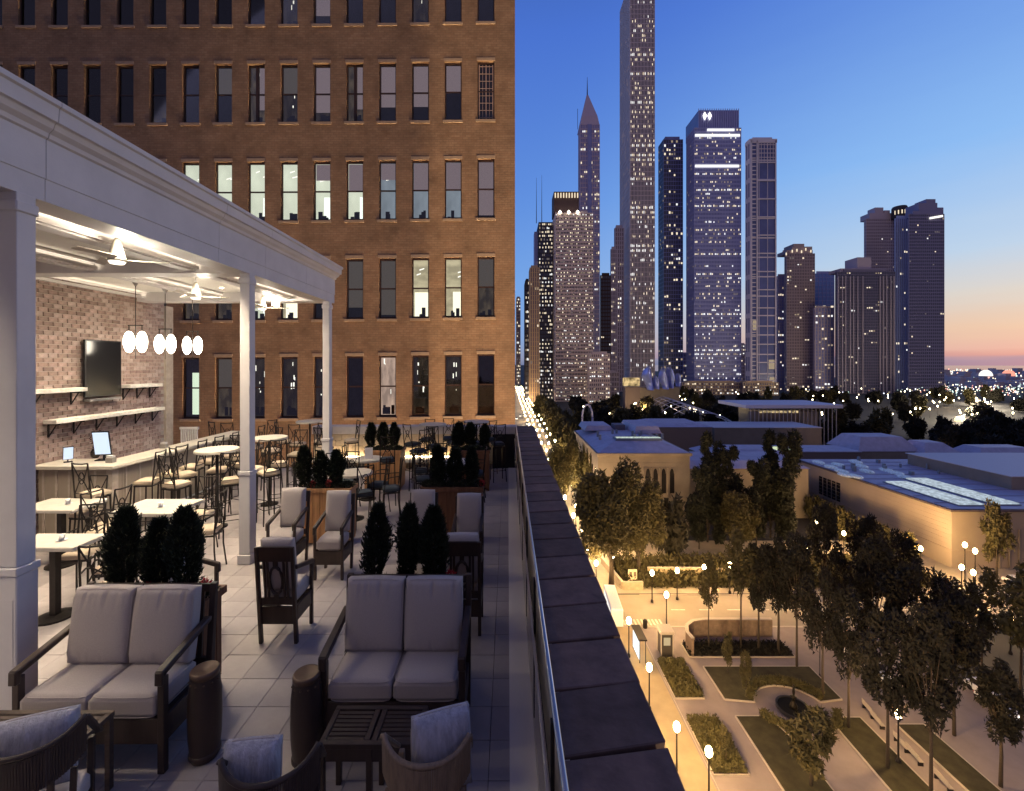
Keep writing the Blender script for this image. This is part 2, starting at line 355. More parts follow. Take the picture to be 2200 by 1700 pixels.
for (s_, y0, z0) in bs[300:]:
    dx = R.uniform(0, .006); R.choices(rest, (5, 2, 2))[0].box(BX-.029+dx, BX+.007+dx, y0, y0+bl-.016, z0, z0+bh-.016)
for m_, mm in zip(rest, brickm): m_.build('brick', mm, bw, stuff=True)
MB().box(BX-.4, BX+.06, 14.502, 14.8, 0, 6.12).build('corner_trim', M('taupe_trim', (.38, .32, .26), .6), bw)
# television
tv = empty('television', 'black flat screen television mounted on the brick wall', 'television')
MB().box(BX+.09, BX+.15, 11.62, 12.72, 3.32, 4.86).build('casing', black, tv, bev=.01)
MB().box(BX+.151, BX+.154, 11.66, 12.68, 3.37, 4.82).build('screen', M('tv_screen', (.006, .006, .007), .12, var=0, spec=.6), tv)
MB().box(BX+.02, BX+.09, 12.0, 12.3, 3.8, 4.3).build('bracket', iron, tv)
MB().box(BX+.02, BX+.20, 11.7, 12.66, 3.20, 3.27).build('sound_bar', M('grey_bar', (.2, .19, .18), .5), tv)
# shelves
def shelf(y0, y1, z, label, nb):
    s = empty('wall_shelf', label, 'shelf', group='white wall shelves behind the bar')
    MB().box(BX+.01, BX+.34, y0, y1, z, z+.10).build('board', M('shelf_white', (.78, .73, .64), .4), s, bev=.006)
    for i in range(nb):
        yb = y0+.12+(y1-y0-.24)*i/max(1, nb-1)
        b = MB(); b.bar((BX+.02, yb, z), (BX+.02, yb, z-.34), .03); b.bar((BX+.02, yb, z-.02), (BX+.30, yb, z-.02), .03); b.bar((BX+.03, yb, z-.32), (BX+.22, yb, z-.03), .02)
        b.build('bracket', iron, s)
shelf(9.4, 11.50, 3.50, 'short upper white shelf left of the television', 3)
shelf(12.80, 14.0, 3.50, 'short upper white shelf right of the television', 3)
shelf(10.7, 14.1, 2.74, 'long lower white shelf under the television', 6)
# bar counter
bc = empty('bar_counter', 'long pale stone topped L shaped bar with panelled taupe front', 'bar')
BT = 1.80
MB().prism([(-9.30, 10.35), (-9.30, 15.9), (-10.0, 15.9), (-10.0, 11.2), (-11.28, 11.2), (-11.28, 10.35)], BT-.09, BT).build('countertop', M('bar_stone', (.55, .50, .42), .3, var=.12, sc=5), bc, bev=.01)
MB().box(-9.75, -9.45, 10.78, 15.8, 0, BT-.092).build('front', taupe_p, bc)
MB().box(-11.2, -9.452, 10.5, 10.776, 0, BT-.092).build('front', taupe_p, bc)
for i in range(12):
    y0 = 10.85+i*.41
    MB().box(-9.448, -9.43, y0, y0+.05, .14, BT-.14).build('panel_moulding', M('pilaster_paint', (.42, .36, .30), .5), bc)
for i in range(6):
    x0 = -11.1+i*.31
    MB().box(x0, x0+.05, 10.478, 10.498, .14, BT-.14).build('panel_moulding', M('pilaster_paint', (.42, .36, .30), .5), bc)
MB().box(-9.54, -9.40, 10.45, 10.62, 0, BT-.093).build('corner_post', M('pilaster_paint', (.42, .36, .30), .5), bc)
MB().tube([(-9.30, 10.5, .34), (-9.30, 15.7, .34)], .022).build('foot_rail', alu, bc)
def till(x, y, s, label, rz, lit=True):
    t = empty('order_screen', label, 'screen', (x, y, BT+.002), rz)
    MB().box(-.16*s, .16*s, -.10*s, .10*s, 0, .03).build('base', black, t, bev=.006)
    MB().bar((0, .02, .02), (0, .05, .30*s), .05*s).build('stand', black, t)
    mt = Matrix.Rotation(math.radians(12), 4, 'X')
    MB().box(-.19*s, .19*s, .0, .03, .14*s, .80*s, mt).build('casing', black, t, bev=.006)
    MB().box(-.17*s, .17*s, -.006, -.002, .17*s, .77*s, mt).build('display', Memit('display_glow', (.72, .84, 1), 1.1), t)
till(-10.1, 11.0, .95, 'bright tilted order screen standing on the bar corner', .25)
till(-10.75, 10.75, .5, 'small tilted screen at the left end of the bar top', .9)
vz = empty('leafy_vase', 'dark vase with drooping brown leaves left of the bright order screen', 'vase', (-10.55, 11.25, BT+.002))
MB().lathe([(.06, 0), (.09, .06), (.10, .16), (.05, .26), (.06, .30)], n=14).build('pot', M('dark_glaze', (.03, .022, .018), .25), vz, smooth=True)
rv = random.Random(4); mb = MB()
for i in range(90):
    c = Vector((rv.gauss(0, .10), rv.gauss(0, .10), .42+rv.gauss(0, .16))); d = Vector((rv.gauss(0, 1), rv.gauss(0, 1), rv.uniform(-.3, 1))).normalized()*.11; s_ = d.cross(Vector((0, 0, 1)))*.3; mb.q(c-s_, c+d*.6-s_*.3, c+d, c+s_)
mb.build('leaves', M('brown_leaf', (.09, .045, .03), .8, var=.4), vz)
for X, Y, c_, l in ((-9.7, 10.75, (.30, .27, .24), 'small grey caddy right of the bright order screen'), (-9.85, 12.6, (.25, .2, .15), 'small napkin box midway along the bar top')):
    t = empty('napkin_caddy', l, 'caddy', (X, Y, BT+.002)); MB().box(-.09, .09, -.06, .06, 0, .12).build('box', M('caddy_paint', c_, .5), t, bev=.008); MB().box(-.07, .07, -.045, .045, .121, .17).build('napkins', white_p, t)
for X, Y, l in ((-7.4, 7.3, 'small white cup on the front left dining table'), (-7.1, 9.0, 'small white cup on the middle dining table'), (-9.2, 9.2, 'small white cup on the left rear dining table')):
    t = empty('cup', l, 'cup', (X, Y, 1.281)); MB().lathe([(.03, 0), (.045, .10), (.04, .10), (.028, .01)], n=14).build('bowl', M('china', (.8, .78, .74), .3, var=0), t, smooth=True); MB().lathe([(.04, 0), (.075, .012), (.02, .004)], n=14).build('saucer', MT['china'], t)
# slatted grille at wall end
gr = empty('radiator_grille', 'white slatted grille standing at the end of the brick wall', 'grille')
for i in range(8): MB().box(-11.05+i*.075, -11.02+i*.075, 14.85, 14.9, 1.5, 2.0).build('slat', white_p, gr)
MB().box(-11.08, -10.46, 14.84, 14.91, 2.0, 2.08).build('top_rail', white_p, gr); MB().box(-11.08, -10.46, 14.84, 14.91, 0, 1.5).build('base', taupe_p, gr)
# pendants
globe_e = Memit('globe_light', (1, .88, .70), 24)
def pendant(label):
    t = empty('globe_pendant', label, 'pendant lamp', group='twin globe pendant lamps over the bar')
    MB().lathe([(.09, 0), (.09, -.05), (.05, -.14), (.015, -.2)], n=12).build('canopy', alu, t)
    MB().tube([(0, 0, -.1), (0, 0, -2.05)], .009).build('rod', iron, t)
    MB().bar((-.19, 0, -1.2), (.19, 0, -1.2), .02).build('arm', iron, t)
    for s in (-1, 1):
        gm = MB().lathe([(max(.004, .115*math.sin(a)), -.27*math.cos(a)) for a in [math.pi*i/12 for i in range(13)]], (s*.165, 0, -1.62), 18).build('globe', globe_e, t, smooth=True)
        MB().tube([(s*.165, 0, -1.2), (s*.165, 0, -1.36)], .012).build('stem', iron, t)
    return t
for X, Y, l in ((-9.48, 11.2, 'left twin globe pendant nearest the television'), (-9.62, 12.35, 'middle twin globe pendant over the bar'), (-9.5, 13.25, 'right twin globe pendant near the wall end')):
    first_or_dup(CA, 'pend', pendant, (X, Y, 6.39), 0, l)
# ceiling fans
def fan(label):
    t = empty('ceiling_fan', label, 'ceiling fan', group='white ceiling fans under the pergola')
    MB().lathe([(.07, 0), (.07, -.04), (.02, -.08)], n=12).build('canopy', alu, t); MB().tube([(0, 0, -.05), (0, 0, -.25)], .014).build('rod', alu, t)
    MB().lathe([(.02, -.18), (.05, -.24), (.115, -.50), (.12, -.56)], n=16).build('motor', M('fan_metal', (.55, .50, .42), .35, .5), t, smooth=True)
    MB().lathe([(.11, -.562), (.09, -.60), (.03, -.61)], n=16).build('light', Memit('fan_light', (1, .88, .7), 2.5), t)
    fl_ = bpy.data.lights.new('fan_glow', 'POINT'); fl_.energy = 45; fl_.color = (1, .88, .7); fl_.shadow_soft_size = .1; fo = bpy.data.objects.new('lamp', fl_); COL.objects.link(fo); fo.parent = t; fo.location = (.22, -.1, -.38)
    for k in range(3):
        a = .35+k*2.094; c, s = math.cos(a), math.sin(a)
        mt = Matrix.Rotation(a, 4, 'Z') @ Matrix.Rotation(.22, 4, 'X')
        MB().box(.10, .68, -.06, .06, -.535, -.520, mt).build('blade', M('fan_blade', (.62, .56, .46), .5), t, bev=.003)
    return t
for X, Y, l in ((-6.22, 7.0, 'largest white ceiling fan near the middle column'), (-7.66, 10.8, 'second white ceiling fan above the pendant lamps'), (-7.2, 12.9, 'farthest small ceiling fan behind the middle column')):
    first_or_dup(CA, 'fan', fan, (X, Y, 6.398), 0, l)
# recessed ceiling lamps
def spot(label):
    t = empty('ceiling_downlight', label, 'downlight', group='recessed downlights in the pergola ceiling')
    MB().lathe([(.075, 0), (.075, -.012), (.055, -.014)], n=16).build('trim', white_p, t)
    MB().lathe([(.05, -.0135), (.045, -.020)], n=14).build('lens', Memit('lens', (1, .84, .6), 30), t)
    l = bpy.data.lights.new('downlight_lamp', 'SPOT'); l.energy = 400; l.color = (1, .84, .62); l.spot_size = math.radians(125); l.spot_blend = .8; l.shadow_soft_size = .06
    lo = bpy.data.objects.new('lamp', l); COL.objects.link(lo); lo.parent = t; lo.location = (0, 0, -.05)
    return t
sp = [(-6.05, 3.2), (-6.05, 7.6), (-6.12, 8.05), (-6.12, 8.5), (-6.1, 10.6), (-6.1, 12.4), (-8.0, 3.4), (-8.0, 7.2), (-8.2, 10.6), (-8.2, 12.6), (-9.9, 7.0), (-9.6, 10.4), (-9.6, 12.9), (-6.05, .6), (-8.0, .6)]
for i, (X, Y) in enumerate(sp):
    first_or_dup(CA, 'spot', spot, (X, Y, 6.399), 0, 'small round downlight set in the white coffered pergola ceiling')
wl = empty('ceiling_lantern', 'small glowing white box lamp at the far end of the pergola', 'lamp')
MB().box(-7.14, -6.98, 13.30, 13.46, 5.98, 6.38).build('shade', Memit('lantern_glow', (1, .9, .75), 9), wl); MB().box(-7.16, -6.96, 13.28, 13.48, 6.381, 6.398).build('plate', alu, wl)
# ================================================================== FURNITURE
def cushion_mesh(name, x0, x1, y0, y1, z0, z1, mat, puff=.03, tilt=None, wr=0, seed=0, n=12, pleat=0):
    """soft box cushion: rounded, puffed, with piping-like rim and creases"""
    rr = random.Random(seed); bm = bmesh.new(); bmesh.ops.create_cube(bm, size=2)
    bmesh.ops.subdivide_edges(bm, edges=bm.edges[:], cuts=n, use_grid_fill=True)
    cx, cy, cz = (x0+x1)/2, (y0+y1)/2, (z0+z1)/2; hx, hy, hz = (x1-x0)/2, (y1-y0)/2, (z1-z0)/2
    dims = [hx, hy, hz]; t = dims.index(min(dims)); ph = [rr.uniform(0, 6.28) for _ in range(6)]
    for v in bm.verts:
        c = list(v.co); o = [i for i in range(3) if i != t]; a, b = c[o[0]], c[o[1]]
        w = (1-abs(a)**4)*(1-abs(b)**4); e_ = max(abs(a), abs(b))
        edge = 1-.42*max(0, (e_-.86)/.14)**2
        d = c[t]*edge*dims[t]+(c[t]*puff*w)
        if wr:
            f_ = sum(math.sin(a*k_*7+ph[k_ % 6]+b*2.2) for k_ in (1, 2, 3))/3
            d += (1 if c[t] > 0 else -1)*abs(c[t])*wr*f_*max(0, abs(b)-.35)*w**.3
        if pleat: d -= (1 if c[t] > 0 else -1)*abs(c[t])*pleat*max(0, math.sin(a*23+ph[1]+1.5*math.sin(a*5+ph[2])))**3*max(0, abs(b+.1)-.5)*(1-abs(b)**6)*(1-abs(a)**6)*(1+.6*math.sin(a*9+ph[3]))
        p_ = [0, 0, 0]; p_[t] = d; p_[o[0]] = a*dims[o[0]]*(1-.03*b*b+.012*abs(b)**8); p_[o[1]] = b*dims[o[1]]*(1-.03*a*a+.012*abs(a)**8)
        v.co = p_
    if tilt: bmesh.ops.rotate(bm, verts=bm.verts, cent=(0, 0, -hz), matrix=Matrix.Rotation(tilt, 3, 'X'))
    bmesh.ops.translate(bm, verts=bm.verts, vec=(cx, cy, cz)); me = bpy.data.meshes.new(name); bm.to_mesh(me); bm.free(); me.materials.append(mat); me.shade_smooth(); return me
def piping(par, cx, cy, cz, ha, hb, ax, tilt=0, piv=0):
    mb = MB(); pts = []
    for i in range(48):
        a = 2*math.pi*i/48; c, s = math.cos(a), math.sin(a); q = (abs(c)**9+abs(s)**9)**(-1/9)*.975
        v = Vector((cx+c*q*ha, cy+s*q*hb, cz)) if ax == 'z' else Vector((cx+c*q*ha, cy, cz+s*q*hb))
        if tilt: p0 = Vector((cx, .53, piv)); v = p0+Matrix.Rotation(tilt, 3, 'X') @ (v-p0)
        pts.append(v)
    mb.tube(pts, .0055, 5, closed=True).build('piping', fabric, par, smooth=True)
def arm_profile(mb, x, w, yf, yb, z0=1.0, z1=1.1):
    # sloping arm: rises slightly to a soft kink at the front
    mb.hexa([Vector(p) for p in ((x-w/2, yf+.02, z0), (x+w/2, yf+.02, z0), (x-w/2, yb, z0+.16), (x+w/2, yb, z0+.16), (x-w/2, yf-.01, z0+.07), (x+w/2, yf-.01, z0+.07), (x-w/2, yb, z0+.22), (x+w/2, yb, z0+.22))])
    mb.hexa([Vector(p) for p in ((x-w/2, yf-.015, z0-.08), (x+w/2, yf-.015, z0-.08), (x-w/2, yf+.05, z0-.08), (x+w/2, yf+.05, z0-.08), (x-w/2, yf-.012, z0+.066), (x+w/2, yf-.012, z0+.066), (x-w/2, yf+.05, z0+.07), (x+w/2, yf+.05, z0+.07))])
def loveseat(label, wd=1.56, wm=wood):
    # local: front at y=0, back at +y, centred in x
    t = empty('loveseat', label, 'loveseat', group='two seat outdoor sofas')
    h = wd/2
    for s in (-1, 1):
        x = s*(h-.035)
        MB().box(x-.035, x+.035, 0, .07, 0, .99).build('leg', wm, t, bev=.006)
        mb = MB(); mb.hexa([Vector(p) for p in ((x-.035, .66, 0), (x+.035, .66, 0), (x-.035, .73, 0), (x+.035, .73, 0), (x-.035, .80, 1.56), (x+.035, .80, 1.56), (x-.035, .86, 1.56), (x+.035, .86, 1.56))])
        mb.build('leg', wm, t, bev=.006)
        mb = MB(); arm_profile(mb, x, .085, -.02, .73); mb.build('arm', wm, t, bev=.012)
        MB().box(x-.02, x+.02, .07, .66, .30, .56).build('side_rail', wm, t, bev=.004)
    MB().box(-h+.07, h-.07, .01, .04, .30, .56).build('apron', wm, t, bev=.004)
    MB().box(-h+.07, h-.07, .06, .68, .50, .56).build('seat_deck', wm, t)
    mb = MB()
    mb.bar((-h+.07, .83, 1.50), (h-.07, .83, 1.50), .04, .09); mb.bar((-h+.07, .76, .66), (h-.07, .76, .66), .04, .09)
    for i in range(9): xx = -h+.17+i*(wd-.34)/8; mb.bar((xx, .77, .68), (xx, .825, 1.48), .05, .025)
    mb.build('back_frame', wm, t)
    iw = wd/2-.085
    for i, s in enumerate((-1, 1)):
        a, b = (-iw, -.006) if s < 0 else (.006, iw)
        c1 = new('seat_cushion', cushion_mesh('seat_cushion', a, b, -.01, .60, .57, .80, fabric, .02, wr=.008, seed=i+3, n=18), t)
        c2 = new('back_cushion', cushion_mesh('back_cushion', a, b, .44, .62, .80, 1.62, fabric, .045, tilt=-.14, wr=.012, seed=i+9, n=34, pleat=.07), t)
        piping(c1, (a+b)/2, .295, .785, (b-a)/2, .305, 'z'); piping(c1, (a+b)/2, .295, .585, (b-a)/2, .305, 'z'); piping(c2, (a+b)/2, .458, 1.21, (b-a)/2, .41, 'y', -.14, .80)
    return t
la = loveseat('left two seat sofa with taupe cushions beside the big white column'); la.location = (-4.30, 4.50, 0)
lb_ = loveseat('right two seat sofa with taupe cushions behind the slatted dark table'); lb_.location = (-1.24, 4.72, 0)
def armchair(label, wm=wood, oval=True):
    t = empty('lounge_armchair', label, 'armchair', group='high backed lounge armchairs')
    h = .29
    for s in (-1, 1):
        x = s*(h-.025)
        MB().box(x-.025, x+.025, 0, .05, 0, .98).build('leg', wm, t, bev=.005)
        MB().hexa([Vector(p) for p in ((x-.025, .50, 0), (x+.025, .50, 0), (x-.025, .56, 0), (x+.025, .56, 0), (x-.025, .64, 1.50), (x+.025, .64, 1.50), (x-.025, .69, 1.50), (x+.025, .69, 1.50))]).build('leg', wm, t, bev=.005)
        mb = MB(); arm_profile(mb, x, .06, -.015, .57, .97); mb.build('arm', wm, t, bev=.01)
        MB().box(x-.015, x+.015, .05, .51, .34, .56).build('side_rail', wm, t)
    MB().box(-h+.05, h-.05, .008, .03, .30, .56).build('apron', wm, t)
    MB().box(-h+.05, h-.05, .53, .56, .30, .56).build('apron', wm, t)
    mb = MB(); mb.hexa([Vector(p) for p in ((-h+.05, .625, 1.28), (h-.05, .625, 1.28), (-h+.05, .66, 1.28), (h-.05, .66, 1.28), (-h+.05, .64, 1.50), (h-.05, .64, 1.50), (-h+.05, .675, 1.50), (h-.05, .675, 1.50))])
    mb.bar((-h+.05, .575, .66), (h-.05, .575, .66), .03, .1)
    for xx in (-.17, .17, -.12, .12): mb.bar((xx, .58, .68), (xx, .64, 1.30), .03, .02)
    # oval ring
    pts = [(.095*math.cos(a), .612+.018*math.sin(a)*1.4, .98+.21*math.sin(a)) for a in [2*math.pi*i/20 for i in range(20)]]
    mb.tube(pts, .022, 6, closed=True); mb.bar((0, .59, .66), (0, .60, .77), .07, .02); mb.bar((0, .63, 1.2), (0, .64, 1.30), .07, .02)
    mb.build('back_frame', wm, t, bev=.0)
    new('seat_cushion', cushion_mesh('seat_cushion', -h+.055, h-.055, -.005, .50, .57, .79, fabric, .02, seed=2), t)
    new('back_cushion', cushion_mesh('back_cushion', -h+.045, h-.045, .40, .53, .79, 1.60, fabric, .03, tilt=-.12, wr=.01, seed=5), t)
    return t
chairs = [(-3.49, 8.54, 0, 'armchair facing the camera in front of the orange cedar planter, right of two'), (-4.52, 8.75, 0, 'armchair facing the camera in front of the orange cedar planter, left of two'),
 (-1.76, 8.6, 0, 'armchair facing the camera left of the brown planter box'), (-.78, 8.35, 0, 'armchair facing the camera right of the brown planter box by the parapet walk'),
 (-3.45, 7.16, math.pi, 'armchair seen from behind, oval opening in its dark back, centre left'), (-.70, 7.35, math.pi, 'armchair seen from behind with oval back, behind the right sofa'),
 (-4.62, 6.75, math.pi*.5, 'armchair in side view facing right beside the column')]
for X, Y, rz, l in chairs: first_or_dup(CA, 'arm', armchair, (X, Y, 0), rz, l)
# ---- slatted low tables
def slat_table(label, w, d, z, wm):
    t = empty('slatted_table', label, 'coffee table')
    MB().box(0, w, 0, .05, z-.05, z).build('frame_rail', wm, t, bev=.004); MB().box(0, w, d-.05, d, z-.05, z).build('frame_rail', wm, t, bev=.004)
    for x in (0, w/2-.06, w/2+.01, w-.05): MB().box(x, x+.05, .051, d-.051, z-.05, z-.001).build('frame_rail', wm, t, bev=.004)
    n = 7
    for half in (0, 1):
        xa = .055+half*(w/2+.01); xb = xa+w/2-.12
        sm = MB().box(0, xb-xa, 0, (d-.11)/n-.012, -.02, 0).mesh('slat', wm, bev=.003)
        for i in range(n): new('slat', sm, t, (xa, .058+i*(d-.11)/n, z-.008))
    for x in (0, w/2-.03, w-.06):
        for y in (0, d-.06): MB().box(x+.003, x+.053, y+.003, y+.055, 0, z-.051).build('leg', wm, t, bev=.004)
    MB().box(.06, w-.06, .015, .04, z-.17, z-.055).build('apron', wm, t)
    return t
o = slat_table('dark slatted low table in front of the right sofa', .92, .46, .76, wood); o.location = (-1.72, 3.98, 0)
o = slat_table('weathered slatted low table at the lower left corner', 1.25, .50, .76, woodm); o.location = (-5.16, 3.88, 0)
def stool(label):
    t = empty('garden_stool', label, 'garden stool', group='dark barrel shaped garden stools')
    MB().lathe([(.125, 0), (.135, .03), (.155, .25), (.16, .46), (.155, .68), (.135, .88), (.13, .90)], n=28).build('body', wood, t, smooth=True)
    MB().lathe([(.138, .875), (.138, .925), (.128, .94), (.118, .938), (.06, .930), (.02, .925)], n=28).build('rim_top', M('bronze_rim', (.12, .075, .05), .4, .3, var=.3), t, smooth=True)
    MB().lathe([(.135, .03), (.150, .045), (.150, .075), (.142, .09)], n=28).build('foot_band', wood, t, smooth=True)
    for k in range(12):
        a = k*math.pi/6; MB().lathe([(.012, 0), (.008, .012)], (math.cos(a)*.140, math.sin(a)*.140, .83), 6).build('stud', M('bronze_rim', (.2, .11, .06)), t)
    return t
first_or_dup(CA, 'gs', stool, (-2.13, 4.66, 0), 0, 'barrel garden stool left of the right sofa')
first_or_dup(CA, 'gs', stool, (-3.25, 4.72, 0), 0, 'barrel garden stool right of the left sofa')
# ---- curved back foreground chairs
def barrel_chair(label, wm):
    t = empty('curved_back_chair', label, 'chair', group='curved wooden tub chairs in the foreground')
    # back shell is an arc of upright reeded slats, open to +y
    n = 46; r = .40; AR = 54; CY = .14
    for k in range(n):
        a = math.radians(270-AR+(k+.5)*(2*AR/n)); a2 = math.radians(AR/n-.12)
        f_ = abs((k+.5)/n*2-1); top = 1.28-.02*(1-f_)+.10*f_**3; dep = .34 if (.05 < f_ < .3 or .42 < f_ < .62 or f_ > .78) else .20
        z0 = top-dep*1.0
        P = []
        for z in (top-.28, top):
            for rr in (r-.012, r+.012):
                for da in (-a2, a2): P.append(Vector((math.cos(a+da)*rr*(1+.05*(z-1)), CY+math.sin(a+da)*rr*(1+.05*(z-1)), z)))
        MB().hexa(P).build('reed_slat', wm, t)
    pts = [(math.cos(a)*.405, CY+math.sin(a)*.405, 1.285+.1*abs((i/30*2-1))**3) for i, a in enumerate([math.radians(270-AR+2*AR*i/30) for i in range(31)])]
    MB().tube(pts, .020, 8).build('top_rail', wm, t, smooth=True)
    for k in (4, 12, 18, 27, 33, 41):
        a = math.radians(270-AR+(k+.5)*(2*AR/n)); MB().bar((math.cos(a)*.36, CY+math.sin(a)*.36, .52), (math.cos(a)*.404, CY+math.sin(a)*.404, 1.02), .04, .02).build('back_splat', wm, t)
    for sx, sy in ((-1, 1), (1, 1), (-1, -1), (1, -1)):
        MB().bar((sx*.24, sy*.22, 0), (sx*.26, sy*.20, .52 if sy < 0 else 1.0), .045).build('leg', wm, t, bev=.005)
    for s in (-1, 1): MB().bar((s*.328, -.10, 1.37), (s*.30, .24, 1.0), .05, .03).build('arm', wm, t, bev=.006)
    MB().box(-.27, .27, -.25, .24, .46, .53).build('seat_frame', wm, t, bev=.006)
    new('seat_cushion', cushion_mesh('seat_cushion', -.26, .26, -.24, .25, .54, .72, fabric, .02, seed=8), t)
    return t
velvet = M('silver_velvet', (.42, .40, .44), .55, var=.3, sc=7, bump=.5, bsc=25, stretch=(3, 3, .6))
def pillow(label, loc, rz, tilt, w=.46, h=.56, sd=1):
    me = cushion_mesh('throw_pillow', -w/2, w/2, -.05, .05, 0, h, velvet, .06, tilt=tilt, wr=.03, seed=sd, n=14)
    o = new('throw_pillow', me, None, loc); o.rotation_euler = (0, 0, rz); o['label'] = label; o['category'] = 'pillow'; o['group'] = 'crushed velvet throw pillows'
    pts = []
    piping = MB(); hw, hh = w/2*.985, h/2*.985
    for i in range(40):
        a = 2*math.pi*i/40; c, s = math.cos(a), math.sin(a); q = (abs(c)**8+abs(s)**8)**(-1/8)
        v = Vector((c*q*hw, 0, s*q*hh+h/2)); v = Matrix.Rotation(tilt, 3, 'X') @ v if tilt else v; pts.append(v)
    piping.tube(pts, .009, 6, closed=True).build('piping', fabric, o)
ch3 = barrel_chair('curved tub chair at bottom centre right with the palest reeded back', M('lit_chair_wood', (.26, .18, .115), .55, var=.3, sc=6, stretch=(5, 5, 1), bump=.15)); ch3.location = (-.62, 3.45, 0)  # same wood as the other tub chairs, with warm light put into its colour
first_or_dup(CA, 'bc', lambda l: barrel_chair(l, wood), (-1.75, 3.30, 0), .22, 'curved tub chair at bottom centre with its pillow leaning left')
first_or_dup(CA, 'bc', None, (-3.74, 3.50, 0), .42, 'curved tub chair at the lower left before the slatted table')
first_or_dup(CA, 'bc', None, (-2.98, 2.55, 0), .2, 'curved tub chair cut by the bottom edge at left, only its pillow showing')
pillow('silver velvet pillow in the curved chair at bottom centre right', (-.50, 3.38, .93), .35, -.15, sd=2)
pillow('silver velvet pillow leaning at the left side of the bottom centre chair', (-1.90, 3.25, .93), .12, -.12, w=.40, h=.46, sd=3)
pillow('wide silver velvet pillow in the lower left curved chair', (-3.79, 3.52, .80), .38, -.1, w=.52, sd=4)
pillow('silver velvet pillow at the bottom edge below the lower left chair', (-2.95, 2.72, .78), .05, -.1, w=.42, sd=6)
# ---- planters with clipped shrubs
def leafcloud(name, n, mat, rad, z0, z1, ls, seed, prof=None, sz=1.7):
    rr = random.Random(seed); mb = MB(); V = mb.v; Fc = mb.f
    lob = [(rr.uniform(0, 6.28), rr.uniform(.3, .9), rr.uniform(.1, .22)) for _ in range(5)]
    for i in range(n):
        u = rr.random(); a = rr.uniform(0, 6.283)
        pr = prof(u) if prof else math.sin(math.pi*min(1, max(.02, u*.80+.16)))**.7
        if u < .3 and rr.random() < .55-u*1.5: continue
        lump = 1+sum(am*math.cos(a*(k_+1)-ph+u*7) for k_, (ph, _, am) in enumerate(lob[:3]))*.75
        r_ = rad*pr*lump*math.sqrt(rr.uniform(.25, 1.0))*(1+rr.gauss(0, .13))
        c = Vector((math.cos(a)*r_, math.sin(a)*r_, z0+(z1-z0)*u)); d = Vector((math.cos(a), math.sin(a), rr.uniform(.1, 1.3))).normalized()
        s_ = Vector((rr.gauss(0, 1), rr.gauss(0, 1), rr.gauss(0, 1))).cross(d).normalized(); l_ = ls*rr.uniform(.6, 1.3); w = s_*l_*.35; t_ = d*l_; t_.z *= sz; k = len(V)
        V += [tuple(c-w), tuple(c+t_*.5-w*.2), tuple(c+t_), tuple(c+w)]; Fc.append((k, k+1, k+2, k+3))
    me = bpy.data.meshes.new(name); me.from_pydata(V, [], Fc); me.materials.append(mat); return me
shr = [leafcloud('foliage', 4300, leaf_d, .165, .10, 1.12, .052, s) for s in (1, 2, 3)]
flw = leafcloud('flowers', 160, petal, .07, 0, .16, .03, 9)
gc = leafcloud('ground_cover', 500, leaf_d, .16, -.02, .14, .04, 10)
def planter(x0, x1, y0, y1, z, wm, label, shrubs, sc, flowers, wl, ng):
    t = empty('planter_box', label, 'planter', (x0, y0, 0)); w, d = x1-x0, y1-y0
    MB().box(.02, w-.02, .02, d-.02, .05, z-.10).build('box', wm, t)
    n = 7
    for i in range(n): MB().box(.03+i*(w-.06)/n, .03+(i+1)*(w-.06)/n-.01, 0, .018, .12, z-.13).build('plank', wm, t, bev=.003)
    nd = 3
    for i in range(nd): MB().box(w-.018, w, .03+i*(d-.06)/nd, .03+(i+1)*(d-.06)/nd-.01, .12, z-.13).build('plank', wm, t, bev=.003)
    for a, b in ((0, -.004), (w-.05, w-.046)): MB().box(a-.005, a+.055, -.012, .05, 0, z-.121).build('corner_post', wm, t, bev=.004)
    MB().box(-.03, w+.03, -.03, d+.03, z-.12, z-.02).build('rim', wm, t, bev=.006)
    MB().box(.02, w-.02, .02, d-.02, z-.019, z-.012).build('soil', M('soil', (.03, .02, .015), .95), t)
    for i, (px, ll) in enumerate(shrubs):
        X = (px-VX)*(y0+d/2)/F
        s = empty('clipped_shrub', ll, 'shrub', (X, y0+d/2, z-.01), R.uniform(0, 6)); s['group'] = 'small clipped evergreens in the terrace planters'
        f_ = new('foliage', shr[(i*2+int(x0*7)) % 3], s); f_.scale = (sc[0]*R.uniform(.88, 1.15), sc[0]*R.uniform(.88, 1.15), sc[1]*R.uniform(.84, 1.0)); f_.rotation_euler = (R.uniform(-.05, .05), R.uniform(-.05, .05), R.uniform(0, 6))
        MB().tube([(0, 0, 0), (0, 0, .7*sc[1])], .02, 6).build('stem', bark, s)
    for k, (px, zz) in enumerate(flowers):
        f_ = new('flower_clump', flw, None, ((px-VX)*(y0+.06)/F, y0+.06, z-.03+zz)); f_['label'] = 'small red flowers '+wl+['', ', next clump to the right', ', clump at the right corner'][k]; f_['category'] = 'flowers'
    for k in range(ng):
        f_ = new('trailing_leaves', gc, t, (.12+(w-.24)*k/(ng-1), .12, z-.03))
planter(-5.20, -3.78, 5.47, 5.85, 1.28, walnut, 'wooden planter right behind the left sofa', [(265, 'leftmost shrub behind the left sofa'), (337, 'smaller middle shrub behind the left sofa'), (403, 'rightmost dense shrub behind the left sofa')], (1.0, .98), [(228, 0), (318, .03), (440, .08)], 'in the planter behind the left sofa', 6)
